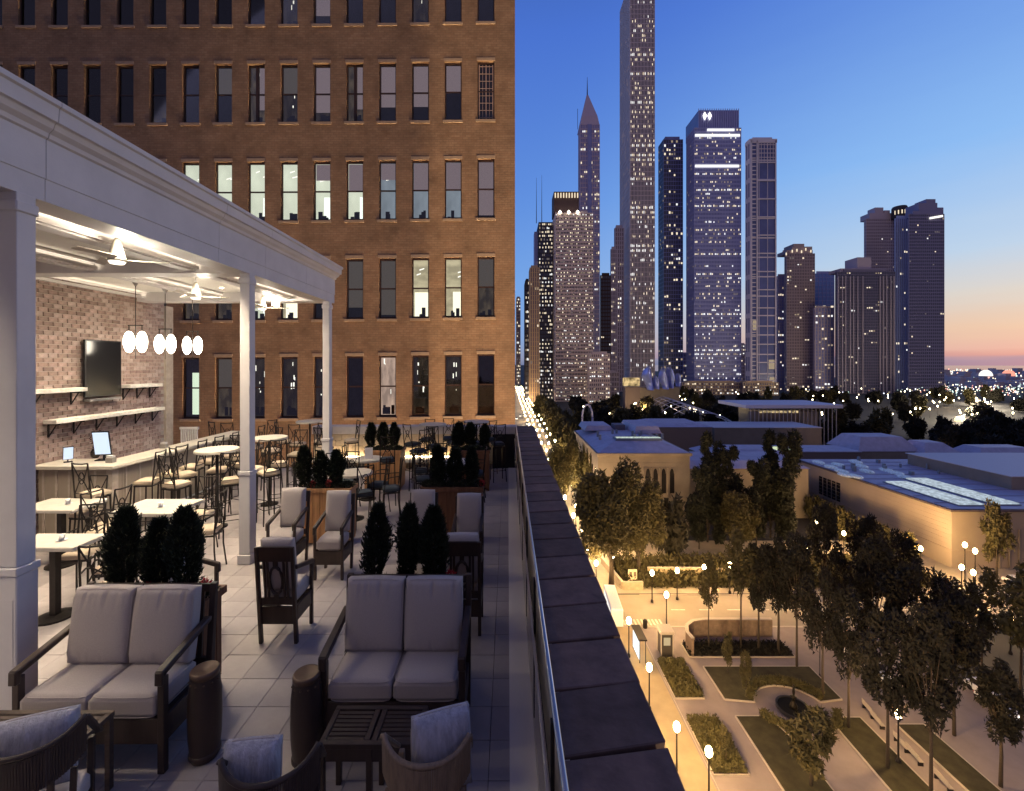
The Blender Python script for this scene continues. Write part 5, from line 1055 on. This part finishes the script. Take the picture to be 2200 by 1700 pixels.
# band shell with curled metal sails
bsn = empty('bandshell', 'open air bandshell with curling blue steel ribbons before the towers', 'bandshell'); Yb = 980
steel = M('blue_steel', (.30, .36, .85), .3, .5, var=.2, sc=.05)
def sail(pxs, pys, bulge, m_=steel):
    # curved ribbon: profile polyline in view, curved in depth, thick
    n = len(pxs); mb = MB(); 
    for k in range(n-1):
        for s in range(6):
            pass
    rows = []
    for k in range(n):
        pa, pb = pxs[k]; row = []
        for j in range(7):
            f_ = j/6; X = cx_(pa+(pb-pa)*f_, Yb); row.append((X, Yb-bulge*math.sin(math.pi*f_)-(n-k)*2.0, cz_(pys[k], Yb)))
        rows.append(row)
    V = [p_ for r_ in rows for p_ in r_]+[(p_[0], p_[1]+1.5, p_[2]) for r_ in rows for p_ in r_]; m = n*7; Fc = []
    for k in range(n-1):
        for j in range(6):
            a = k*7+j; Fc.append((a, a+1, a+8, a+7)); Fc.append((m+a, m+a+7, m+a+8, m+a+1))
    for k in range(n-1):
        for j in (0, 6): a = k*7+j; Fc.append((a, a+7, m+a+7, m+a))
    for j in range(6): Fc.append((j, j+1, m+j+1, m+j)); a = (n-1)*7+j; Fc.append((a, m+a, m+a+1, a+1))
    me = bpy.data.meshes.new('steel_ribbon'); me.from_pydata(V, [], Fc); me.materials.append(m_); me.shade_smooth(); new('steel_ribbon', me, bsn)
sail([(1390, 1392), (1380, 1396), (1376, 1398), (1384, 1402), (1390, 1405)], [786, 796, 808, 822, 838], 14)
sail([(1419, 1421), (1414, 1426), (1412, 1432), (1418, 1434), (1424, 1436)], [790, 800, 812, 824, 836], 16); sail([(1430, 1432), (1428, 1442), (1430, 1448), (1432, 1446), (1436, 1444)], [788, 796, 808, 820, 834], 16)
sail([(1403, 1404), (1401, 1412), (1402, 1416), (1406, 1416)], [806, 814, 824, 836], 12); sail([(1452, 1453), (1447, 1460), (1449, 1462), (1452, 1458)], [802, 808, 820, 830], 12)
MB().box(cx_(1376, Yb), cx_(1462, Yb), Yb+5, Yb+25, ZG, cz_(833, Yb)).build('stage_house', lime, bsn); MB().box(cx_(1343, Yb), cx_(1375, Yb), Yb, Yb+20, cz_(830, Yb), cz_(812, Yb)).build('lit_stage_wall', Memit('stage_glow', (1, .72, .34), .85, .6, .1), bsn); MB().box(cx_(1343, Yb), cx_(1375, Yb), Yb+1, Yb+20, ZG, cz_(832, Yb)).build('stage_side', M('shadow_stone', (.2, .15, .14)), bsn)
# trellis: steel arches over the lawn
tr_ = empty('lawn_trellis', 'criss cross steel trellis arching over the concert lawn', 'trellis')
Yt0, Yt1 = 640, 960
arch = MB()
for i in range(9):
    Y = Yt0+(Yt1-Yt0)*i/8; xa, xb = cx_(1440, 640)+(cx_(1385, 960)-cx_(1440, 640))*i/8, cx_(1600, 640)+(cx_(1465, 960)-cx_(1600, 640))*i/8
    arch.tube([(xa+(xb-xa)*k/10, Y, ZG+8+26*math.sin(math.pi*k/10)) for k in range(11)], .6, 4)
for i in range(9):
    f_ = (i+.5)/9; arch.tube([(cx_(1440, 640)+(cx_(1385, 960)-cx_(1440, 640))*t2+((cx_(1600, 640)-cx_(1440, 640))*(1-t2)+(cx_(1465, 960)-cx_(1385, 960))*t2)*f_, Yt0+(Yt1-Yt0)*t2, ZG+8+26*math.sin(math.pi*f_)) for t2 in (0, .25, .5, .75, 1)], .6, 4)
arch.build('arches', M('trellis_steel', (.5, .5, .6), .4, .5), tr_)
# millennium style curved canopy arch beside the museum roof
ar = empty('steel_arch', 'small pale curved arch standing behind the museum roof at left', 'arch'); ya = 440
MB().tube([(cx_(1262+11*math.cos(a), ya), ya, cz_(897-27*math.sin(a), ya)) for a in [math.pi*k/14 for k in range(15)]], .9, 8).build('rib', M('pale_steel', (.62, .58, .72), .4), ar)
for px in (1251, 1273): MB().box(cx_(px, ya)-.8, cx_(px, ya)+.8, ya-.8, ya+.8, ZG, cz_(898, ya)).build('post', MT['pale_steel'], ar)
# ================================================================== SKYLINE
lw = Memit('lit_window_warm', (1, .84, .60), 1.1); lc = Memit('lit_window_white', (.95, .95, .92), 1.2); ld = Memit('lit_window_dim', (.85, .66, .45), .42); lo_ = Memit('lit_window_faint', (.62, .52, .50), .26)
def tower(label, ps, p0, p1, yt, Y, glass, stone, nf, nb, lit, seed, fin=.32, bd=.35, full=.12, yb=None, prot=1.2, dflt=60, extra=None, proj=None, name='skyscraper'):
    """ps: px of the far edge of the left side face, p0..p1: front face, yt: top of the front, Y: distance"""
    rr = random.Random(seed); t = empty(name, label, 'skyscraper' if name == 'skyscraper' else 'building')
    X0, X1 = cx_(p0, Y), cx_(p1, Y); dp = Y*((p0-VX)/(ps-VX)-1) if ps < p0-.5 else dflt; Z0, Z1 = (ZG if yb is None else cz_(yb, Y)), cz_(yt, Y)
    MB().box(X0, X1, Y, Y+dp, Z0, Z1).build('core', glass, t)
    W_, Hh = X1-X0, Z1-Z0; cw = W_/nf; ch = Hh/nb; g = MB()
    for i in range(nf+1): x = X0+i*cw; g.box(x-cw*fin/2, x+cw*fin/2, Y-prot, Y-.02, Z0, Z1+.5)
    if fin: g.build('fins', stone, t, stuff=True)
    g = MB()
    if bd:
        for k in range(nb+1): z = Z0+k*ch; g.box(X0+.01, X1-.01, Y-prot*.8, Y-.015, z-ch*bd/2, min(Z1+.4, z+ch*bd/2))
        g.build('bands', stone, t, stuff=True)
    ns = max(2, int(dp/cw/1.0)); sw = dp/ns; g = MB()
    if ps < p0-.5:
        ns = min(ns, 14); sw = dp/ns
        for i in range(ns+1): y = Y+i*sw; g.box(X0-prot, X0-.02, y-sw*max(fin, .3)/2, y+sw*max(fin, .3)/2, Z0, Z1+.5)
        for k in range(nb+1): z = Z0+k*ch; g.box(X0-prot*.8, X0-.015, Y+.1, Y+dp-.1, z-ch*max(bd, .25)/2, z+ch*max(bd, .25)/2)
        g.build('side_grid', stone, t, stuff=True)
    ms = [MB(), MB(), MB(), MB()]
    for k in range(nb):
        rowfull = rr.random() < full; q_ = rr.choice((0, 0, 1)) if not rowfull else 1; p_ = lit*rr.uniform(.1, 2.2) if not rowfull else .85
        i = 0
        while i < nf:
            if rr.random() < p_:
                run = rr.choice((1, 1, 1, 2, 3)) if not rowfull else 3
                for j in range(i, min(nf, i+run)):
                    x = X0+j*cw; z = Z0+k*ch; mm = ms[rr.choice((q_, q_, 2, 3)) if not rowfull else rr.choice((q_, q_, 0, 2))]; e1, e2 = rr.uniform(-.08, .12), rr.uniform(-.15, .06)
                    mm.q((x+cw*(.18+e1), Y-.3*prot-.03, z+ch*(.22+bd*.3)), (x+cw*.82, Y-.3*prot-.03, z+ch*(.22+bd*.3)), (x+cw*.82, Y-.3*prot-.03, z+ch*(.82+e2-bd*.2)), (x+cw*(.18+e1), Y-.3*prot-.03, z+ch*(.82+e2-bd*.2)))
                i += run
            i += 1
        if ps < p0-.5:
            for j in range(ns):
                if rr.random() < lit*.35: y = Y+j*sw; z = Z0+k*ch; ms[2].q((X0-.4*prot, y+sw*.2, z+ch*.3), (X0-.4*prot, y+sw*.8, z+ch*.3), (X0-.4*prot, y+sw*.8, z+ch*.75), (X0-.4*prot, y+sw*.2, z+ch*.75))
    for mm, ma in zip(ms, (lw, lc, ld, lo_)):
        if mm.f: mm.build('lit_windows', ma, t, stuff=True)
    MB().box(X0+W_*.12, X1-W_*.12, Y+dp*.15, Y+dp*.8, Z1+.01, Z1+Hh*.012+4).build('roof_plant', stone, t)
    return t, X0, X1, dp, Z1
gl_b = M('blue_tower_glass', (.27, .28, .55), .35, var=.2, sc=.02, spec=.7); gl_k = M('black_tower_glass', (.085, .085, .14), .35, var=.2, sc=.02, spec=.6); gl_n = M('brown_tower_glass', (.24, .18, .21), .3, var=.2, sc=.02)
st_g = M('mauve_granite', (.66, .52, .60), .7, var=.06, sc=.02); gl_f = M('bay_glass', (.15, .17, .38), .25, var=.2, sc=.02); st_f = M('pale_frame_concrete', (.86, .76, .80), .7, var=.04)
gl_w = M('shaft_glass', (.10, .085, .10), .3, var=.2, sc=.02)
st_w = M('pale_marble', (.85, .70, .66), .7, var=.05, sc=.02); st_t = M('tan_tower_stone', (.70, .48, .28), .8, var=.08, sc=.02); st_p = M('pink_concrete', (.90, .70, .62), .8, var=.06, sc=.02); st_d = M('dark_tower_stone', (.07, .055, .06), .7, var=.1); st_b = M('blue_grey_metal', (.50, .50, .78), .5, var=.1); st_v = M('violet_grey_concrete', (.56, .45, .50), .7, var=.1)
tower('white marble shaft rising out of the top of the picture', 1333, 1354, 1406, -41, 1700, gl_w, st_w, 17, 86, .24, 1, fin=.46, bd=.12, full=.14, prot=2.5)
tower('slim dark glass tower right of the white marble shaft', 1415, 1426, 1467, 300, 1750, gl_k, gl_b, 8, 60, .16, 2, fin=.12, bd=.15, full=.02)
tower('broad blue grey tower with a ribbed crown and bright floor bands', 1475, 1492, 1592, 275, 1650, gl_b, st_b, 30, 66, .17, 3, fin=.16, bd=.32, full=.09)
tower('slim violet framed tower with wide dark glass bays', 1603, 1612, 1667, 303, 1600, gl_f, st_f, 3, 13, .04, 4, fin=.05, bd=.06, full=.0, prot=2)
tower('beige hotel tower facing the avenue, crowned with floodlights', 1187, 1194, 1274, 458, 1250, gl_w, st_p, 24, 52, .38, 5, fin=.30, bd=.50, full=.10)
tower('spired tower with pointed crown behind the beige tower', 1243, 1247, 1288, 268, 1500, gl_b, st_g, 11, 60, .16, 6, fin=.3, bd=.2, full=.03)
tower('narrow black glass tower at left full of lit windows', 1148, 1158, 1187, 478, 1300, gl_k, st_d, 9, 46, .50, 7, fin=.12, bd=.2, full=.05)
tower('tan ribbed tower at the left end of the avenue row', 1137, 1139, 1158, 576, 1100, gl_n, st_t, 4, 30, .05, 8, fin=.5, bd=.1, full=.0)
tower('thin dark tower left of the tan ribbed one', 1127, 1129, 1137, 604, 1150, gl_k, st_d, 3, 26, .15, 9, fin=.2, bd=.2)
tower('sliver of a glittering far tower against the brick facade edge', 1109, 1110, 1118, 640, 2300, gl_n, st_t, 3, 26, .75, 10, fin=.2, bd=.2, name='far_tower')
tower('dark brown block between spired tower and ribbed grey tower', 1290, 1291, 1312, 592, 1500, gl_k, M('dark_brown_stone', (.06, .03, .025), .8), 6, 32, .03, 11, fin=.3, bd=.3, full=.0)
tower('grey stepped tower hugging the white marble shaft, lower left part', 1312, 1313, 1325, 536, 1600, gl_n, st_v, 4, 34, .08, 12, fin=.4, bd=.2)
tower('grey stepped tower hugging the white marble shaft, taller part', 1320, 1322, 1340, 490, 1720, gl_n, st_v, 4, 38, .05, 13, fin=.4, bd=.2)
tower('low pinkish office block in front of the spired tower', 1263, 1266, 1310, 760, 1180, gl_n, st_p, 10, 12, .38, 14, fin=.35, bd=.45, name='office_block')
tower('brown stepped apartment tower with lamps round its crown', 1686, 1690, 1750, 545, 1700, gl_n, M('brown_tower_stone', (.44, .33, .33), .8), 11, 44, .05, 15, fin=.2, bd=.3, full=.01)
tower('narrow grey tower left of the brown stepped one', 1668, 1671, 1688, 594, 1760, gl_b, st_v, 4, 34, .10, 16, fin=.3, bd=.15)
tower('blue glass tower with bright crown right of the brown stepped one', 1748, 1750, 1792, 588, 1800, M('sky_blue_glass', (.22, .34, .70), .12, var=.1, spec=.8), st_b, 5, 30, .05, 17, fin=.1, bd=.1)
tower('lower grey tower with lit top in front of the blue glass one', 1748, 1751, 1790, 662, 1650, gl_b, st_v, 6, 26, .12, 18, fin=.3, bd=.15)
tower('broad dark tower striped with pale vertical lines', 1795, 1799, 1923, 584, 1600, gl_k, M('dark_panel_b', (.22, .19, .27), .5), 26, 42, .025, 19, fin=.1, bd=.25, full=.0)
tower('tall mauve stepped tower behind the striped one', 1857, 1861, 1925, 470, 1900, gl_n, st_v, 16, 54, .02, 20, fin=.35, bd=.4, full=.0)
tower('blue fluted tower with a glowing round top', 1922, 1924, 1950, 470, 1850, gl_b, M('fluted_blue', (.50, .58, .9), .4), 6, 54, .03, 21, fin=.35, bd=.05, full=.0)
tower('dark stepped tower nearest the lake at right', 1951, 1953, 2028, 460, 1750, gl_k, M('dark_violet_stone', (.32, .29, .43), .7), 18, 54, .02, 22, fin=.25, bd=.35, full=.0)
def top(label_parent, name, p0, p1, yt, yb, Y, dpt, m_): return MB().box(cx_(p0, Y), cx_(p1, Y), Y, Y+dpt, cz_(yb, Y)+.02, cz_(yt, Y)).build(name, m_, label_parent)
def find(l): return next(o for o in bpy.data.objects if o.get('label', '').startswith(l))
t = find('broad blue grey tower'); Yk = 1657; top(t, 'ribbed_crown', 1501, 1587, 237, 275, Yk, 120, gl_b)
g = MB()
for i in range(19): x = cx_(1501+i*4.75, Yk); g.box(x-1, x+1, Yk-2, Yk-.02, cz_(275, Yk), cz_(234, Yk))
g.build('crown_ribs', st_b, t, stuff=True)
for px in (1513, 1523.5):
    pr = [(cx_(px, Yk), cz_(242, Yk)), (cx_(px+4.3, Yk), cz_(250, Yk)), (cx_(px, Yk), cz_(260, Yk)), (cx_(px-4.3, Yk), cz_(250, Yk))]
    MB().ext(pr, Yk-5.2, Yk-4.2).build('glowing_diamond', Memit('crown_white', (1, .97, .86), 2.4), t)
top(t, 'lit_band', 1520, 1578, 276.5, 281, 1645, 3, lc); top(t, 'lit_band', 1494, 1590, 288, 293, 1645, 3, lc); top(t, 'lit_band', 1494, 1588, 354, 359, 1645, 3, lc)
t = find('beige hotel tower'); top(t, 'upper_block', 1190, 1244, 412, 458, 1262, 60, M('dark_top_block', (.13, .08, .07), .8))
for px in (1203, 1222, 1241): MB().lathe([(.1, -6), (4.5, 0), (.1, 6)], (cx_(px, 1246), 1246, cz_(456, 1246)), 8).build('floodlight', Memit('crown_flood', (1, .92, .74), 7), t)
g = MB()
for i in range(9): g.box(cx_(1192+i*6, 1260), cx_(1194+i*6, 1260), 1258, 1261, cz_(425, 1260), cz_(415, 1260))
g.build('crown_lamps', lw, t, stuff=True)
t = find('spired tower'); Y = 1500; xa, xb, xm = cx_(1247, Y), cx_(1288, Y), cx_(1265.5, Y); dd = 70
V = [Vector(p_) for p_ in ((xa, Y, cz_(268, Y)), (xb, Y, cz_(268, Y)), (xa, Y+dd, cz_(268, Y)), (xb, Y+dd, cz_(268, Y)), (xa+6, Y+4, cz_(248, Y)), (xb-6, Y+4, cz_(248, Y)), (xa+6, Y+dd-4, cz_(248, Y)), (xb-6, Y+dd-4, cz_(248, Y)))]
MB().hexa(V).build('crown', st_g, t)
V2 = [p_+Vector((0, 0, .05)) for p_ in V[4:]]+[Vector((xm-3, Y+30, cz_(193, Y))), Vector((xm+3, Y+30, cz_(193, Y))), Vector((xm-3, Y+36, cz_(193, Y))), Vector((xm+3, Y+36, cz_(193, Y)))]
MB().hexa(V2).build('pyramid', st_g, t); MB().tube([(xm, Y+33, cz_(195, Y)), (xm, Y+33, cz_(152, Y))], [2.2, .5], 6).build('spire', st_d, t)
pr = [(cx_(1261, Y), cz_(262, Y)), (cx_(1273, Y), cz_(262, Y)), (cx_(1273, Y), cz_(244, Y)), (cx_(1267, Y), cz_(232, Y)), (cx_(1261, Y), cz_(244, Y))]
MB().box(cx_(1262, Y), cx_(1271, Y), Y-2.6, Y-1.3, ZG, cz_(268, Y)).build('glass_strip', gl_b, t)
MB().tube([(cx_(1247, Y), Y+60, cz_(258, Y)), (cx_(1247, Y), Y+60, cz_(212, Y))], .8, 5).build('side_mast', st_d, t)
t = find('narrow black glass tower'); 
for px, yt in ((1152.5, 382), (1164, 376)): MB().tube([(cx_(px, 1310), 1310, cz_(480, 1310)), (cx_(px, 1310), 1310, cz_(yt, 1310))], [1.2, .3], 5).build('antenna', st_d, t)
top(t, 'rear_block', 1148, 1158, 498, 860, 1345, 40, st_b)
t = find('slim violet framed tower'); Y = 1600
g = MB()
for i in range(60): z = cz_(840, Y)+(cz_(306, Y)-cz_(840, Y))*i/60; g.box(cx_(1613, Y), cx_(1623, Y), Y-4, Y-2.2, z, z+3.2)
for px in (1612, 1624, 1664): g.box(cx_(px, Y), cx_(px+2.6, Y), Y-5, Y-2.1, ZG, cz_(303, Y))
for i in range(14): z = cz_(350+i*39, Y); g.box(cx_(1624, Y), cx_(1667, Y), Y-4.6, Y-2.15, z-2, z+2)
for i in range(6): x = cx_(1628+i*6.4, Y); g.box(x-.6, x+.6, Y-4.4, Y-2.2, cz_(348, Y), cz_(306, Y))
for k in range(4): z = cz_(312+k*9, Y); g.box(cx_(1624, Y), cx_(1667, Y), Y-4.2, Y-2.1, z-1, z+1)
g.box(cx_(1610, Y), cx_(1668, Y), Y-5, Y+30, cz_(308, Y), cz_(300, Y)); g.build('frame_grid', st_f, t, stuff=True)
t = find('brown stepped apartment'); 
for p0, p1, yt, yb in ((1690, 1746, 538, 545), (1702, 1745, 530, 538), (1705, 1728, 524, 530)): top(t, 'setback', p0, p1, yt, yb, 1705, 60, MT['brown_tower_stone'])
g = MB()
for px, py in ((1689, 546), (1702, 540), (1712, 538), (1722, 541), (1731, 536), (1742, 540)): g.box(cx_(px, 1698)-2, cx_(px, 1698)+2, 1697, 1698, cz_(py, 1698)-5, cz_(py, 1698)+5)
g.build('crown_lamps', lw, t, stuff=True)
t = find('broad dark tower striped'); Y = 1600; g = MB()
for px in (1799, 1808, 1815, 1825, 1832, 1841, 1852, 1889, 1896, 1903, 1912, 1919): g.box(cx_(px, Y)-1.3, cx_(px, Y)+1.3, Y-5, Y-2, ZG, cz_(594, Y))
g.build('pale_stripes', M('stripe_paint', (.55, .46, .50), .6), t, stuff=True); top(t, 'roof_block', 1842, 1872, 553, 584, 1615, 60, st_v); top(t, 'roof_rim', 1806, 1905, 577, 584, 1606, 60, st_v)
t = find('tall mauve stepped'); top(t, 'setback', 1868, 1915, 458, 470, 1905, 50, st_v); top(t, 'setback', 1880, 1898, 446, 458, 1905, 40, st_v); top(t, 'setback', 1900, 1912, 452, 458, 1906, 40, st_v)
t = find('blue fluted tower'); MB().lathe([(27, -20), (27, 24), (24, 30)], (cx_(1937, 1870), 1880, cz_(458, 1870)), 20).build('round_top', st_d, t)
g = MB()
for i in range(7): a = math.pi*(1.1+.8*i/6); x, y_ = cx_(1937, 1870)+math.cos(a)*27.6, 1880+math.sin(a)*27.6; g.box(x-2, x+2, y_-.5, y_+.5, cz_(458, 1870)-6, cz_(458, 1870)+10)
g.build('crown_lamps', lw, t, stuff=True)
t = find('dark stepped tower nearest'); top(t, 'setback', 1974, 2014, 436, 460, 1755, 60, MT['dark_violet_stone']); top(t, 'setback', 1990, 2010, 428, 436, 1756, 50, MT['dark_violet_stone']); top(t, 'setback', 2014, 2027, 446, 460, 1757, 50, MT['dark_violet_stone'])
MB().hexa([Vector((cx_(a, 1745), b_, cz_(c, 1745))) for b_ in (1745, 1747) for a, c in ((1998, 471), (2026, 466))]+[Vector((cx_(a, 1745), b_, cz_(c, 1745))) for b_ in (1745, 1747) for a, c in ((1998, 467), (2026, 462))]).build('lit_ledge', Memit('ledge_glow', (1, .96, .85), 1.6), t)
# low city blocks behind the park and along the avenue
for i in range(16):
    px = R.uniform(1118, 1140); pass
for i, (a, b_, yt, Y) in enumerate(((1288, 1330, 800, 1450), (1468, 1480, 760, 1900), (1592, 1603, 740, 1950), (1596, 1672, 822, 1500), (1466, 1596, 822, 1520), (1668, 1690, 700, 2100), (1926, 1950, 800, 1900))):
    tower(['low block at the foot of the grey stepped tower', 'sliver of a dark block right of the slim glass tower', 'sliver of a block between the blue tower and the framed tower', 'lit podium under the violet framed tower', 'lit podium under the broad blue tower', 'distant grey block left of the brown stepped tower', 'small block below the blue fluted tower'][i], a, a, b_, yt, Y, gl_n, st_v if i not in (3, 4) else st_t, max(3, int((b_-a)/5)), max(4, int((850-yt)/9)), .3, 40+i, fin=.25, bd=.3, name='city_block')
# distant glittering shore at the right
rr = random.Random(77); g = [MB() for _ in range(4)]; bl_ = MB()
for i in range(1500):
    py = 796+58*rr.random()**1.1; px = rr.uniform(2030, 2320) if rr.random() < .8 else rr.uniform(1700, 2040); Y = D*F/(py-VY); Y = min(Y, 9000)
    if px < 2030 and py < 835: continue
    x = cx_(px, Y); s_ = Y/F*rr.uniform(.25, .9); z = ZG+rr.uniform(2, 14); g[rr.choice((0, 0, 1, 1, 2, 3))].box(x-s_, x+s_, Y, Y+s_, z, z+s_*rr.uniform(1.5, 4))
for i in range(120):
    py = rr.uniform(790, 822); px = rr.uniform(2025, 2330); Y = D*F/(py+14-VY); x = cx_(px, Y); w_ = Y/F*rr.uniform(2, 8); bl_.box(x-w_, x+w_, Y+10, Y+60, ZG, ZG+D*.0+Y/F*rr.uniform(4, 16))
bl_.build('distant_buildings', st_v, stuff=True)
for k, (c, s_) in enumerate((((1, .82, .55), 3), ((.75, 1, .85), 2.4), ((1, .45, .35), 2.4), ((.8, .85, 1), 3))): g[k].build('distant_city_lights', Memit('city_light_%s' % 'abcd'[k], c, s_), stuff=True)
for px, c, l in ((2118, (1, .95, .9), 'white lit dome on the distant pier'), (2167, (1, .35, .25), 'red lit wheel like dome on the distant pier')):
    t = empty('pier_dome', l, 'dome', (cx_(px, 3000), 3000, cz_(808, 3000))); MB().lathe([(34*math.cos(a), 42*math.sin(a)) for a in [math.pi/2*k/6 for k in range(6)]], n=16).build('shell', Memit('dome_'+('white' if px < 2150 else 'red'), c, 1.3), t); MB().box(-36, 36, -10, 10, -60, -1).build('hall', st_v, t)
# curved expressway lit pale at right
ex = MB(); pl = [(2060, 905), (2085, 897), (2110, 888), (2126, 878), (2118, 870), (2098, 866), (2100, 860)]; P3 = [Vector(gp(a, b_)) for a, b_ in pl]
pts_ = []
for i in range(len(P3)-1):
    for f_ in (0, .25, .5, .75): pts_.append(P3[i].lerp(P3[i+1], f_))
ex.tube([p_+Vector((0, 0, 2)) for p_ in pts_], 7, 6); me_ = ex.mesh('expressway', M('lit_expressway', (.7, .6, .45), .7)); me_.transform(Matrix.Diagonal((1, 1, 1, 1))); o = new('expressway', me_); o['kind'] = 'structure'
exl = bpy.data.lights.new('expressway_light', 'POINT'); exl.energy = 450000; exl.color = (1, .85, .6); exl.shadow_soft_size = 2
for i, p_ in enumerate(pts_[::2]):
    t = empty('expressway_lamp', 'small lamp along the curving pale expressway at right', 'street lamp', (p_.x+R.uniform(-8, 8), p_.y+R.uniform(-14, 14), ZG), 0, 'lamps along the distant expressway'); new('pole', apole, t); new('globe', aglob, t)
    if i % 2 == 0: lo = bpy.data.objects.new('light', exl); COL.objects.link(lo); lo.parent = t; lo.location = (0, -6, 26)
# park lamps among the distant trees
for i in range(120):
    py = R.uniform(838, 905); px = R.uniform(1480, 2180) if i > 34 else R.uniform(1230, 1480); Y = (D-14)*F/(py-VY)
    t = empty('distant_lamp', 'small warm lamp among the distant park trees', 'street lamp', (cx_(px, Y), Y, ZG+6), 0, 'lamps among the distant park trees'); new('pole', apole, t); new('globe', aglob, t)
    if i % 8 == 0: lo = bpy.data.objects.new('light', al); COL.objects.link(lo); lo.parent = t; lo.location = (0, -5, 21)
# ================================================================== CARS
def car(l, body_m, head=True):
    t = empty('parked_car', l, 'car', group='cars on the streets below')
    b = MB(); b.ext([(-5, .7), (-5.1, 2.0), (-4.6, 2.6), (4.6, 2.6), (5.0, 2.0), (5.0, .7)], -1.9, 1.9); me = b.mesh('body', body_m, bev=.18); new('body', me, t)
    c = MB(); c.hexa([Vector(p_) for p_ in ((-3.6, -1.7, 2.61), (2.6, -1.7, 2.61), (-3.6, 1.7, 2.61), (2.6, 1.7, 2.61), (-2.8, -1.4, 4.2), (1.2, -1.4, 4.2), (-2.8, 1.4, 4.2), (1.2, 1.4, 4.2))]); c.build('cabin', dkw, t, bev=.1)
    MB().box(-2.75, 1.15, -1.38, 1.38, 4.205, 4.32).build('roof', body_m, t)
    for x in (-3.1, 3.1):
        for y in (-1.85, 1.85): MB().tube([(x, y-.2, .85), (x, y+.2, .85)], .85, 12).build('wheel', black, t)
    for y in (-1.2, 1.2): MB().box(5.0, 5.12, y-.4, y+.4, 1.5, 2.0).build('headlight', Memit('headlamp', (1, .95, .85), 8), t); MB().box(-5.2, -5.1, y-.4, y+.4, 1.5, 2.0).build('tail_light', Memit('taillamp', (1, .08, .03), 2), t)
    return t
car_w = M('white_car_paint', (.7, .7, .72), .25, var=0, spec=.6)
CL = [(1817, 1400, 'white car under the trees above the right path'), (1856, 1425, 'pale car second in line under the park trees'), (1881, 1447, 'pale car third in line under the park trees'), (2118, 1497, 'white car gleaming through the trees at the right edge'), (2142, 1525, 'white car in front of the gleaming one at right'), (2185, 1260, 'white vehicle on the pavement at the far right')]
for px, py, l in CL: first_or_dup(CA, 'car', lambda q: car(q, car_w), gp(px, py), -1.57, l)
for i in range(16): first_or_dup(CA, 'car', None, (8+(i % 4)*8.5, 300+i*42+R.uniform(-8, 8), ZG-.3), -1.57, 'car with headlights on in the bright avenue traffic')
bu = empty('city_bus', 'white bus with a glowing roof edge passing behind the parapet', 'bus', (44.0, 176+8, ZG), 1.5)
MB().box(-10, 10, -2.4, 2.4, 1, 8).build('body', M('bus_white', (.8, .8, .78), .4), bu, bev=.3); MB().box(-9, 9, -2.45, -2.41, 4, 6.8).build('windows', dkw, bu); MB().box(-9, 9, 2.41, 2.45, 4, 6.8).build('windows', Memit('bus_glow', (1, .95, .85), 1.2), bu)
for x in (-6, 6):
    for y in (-2.2, 2.2): MB().tube([(x, y-.25, 1.1), (x, y+.25, 1.1)], 1.1, 12).build('wheel', black, bu)
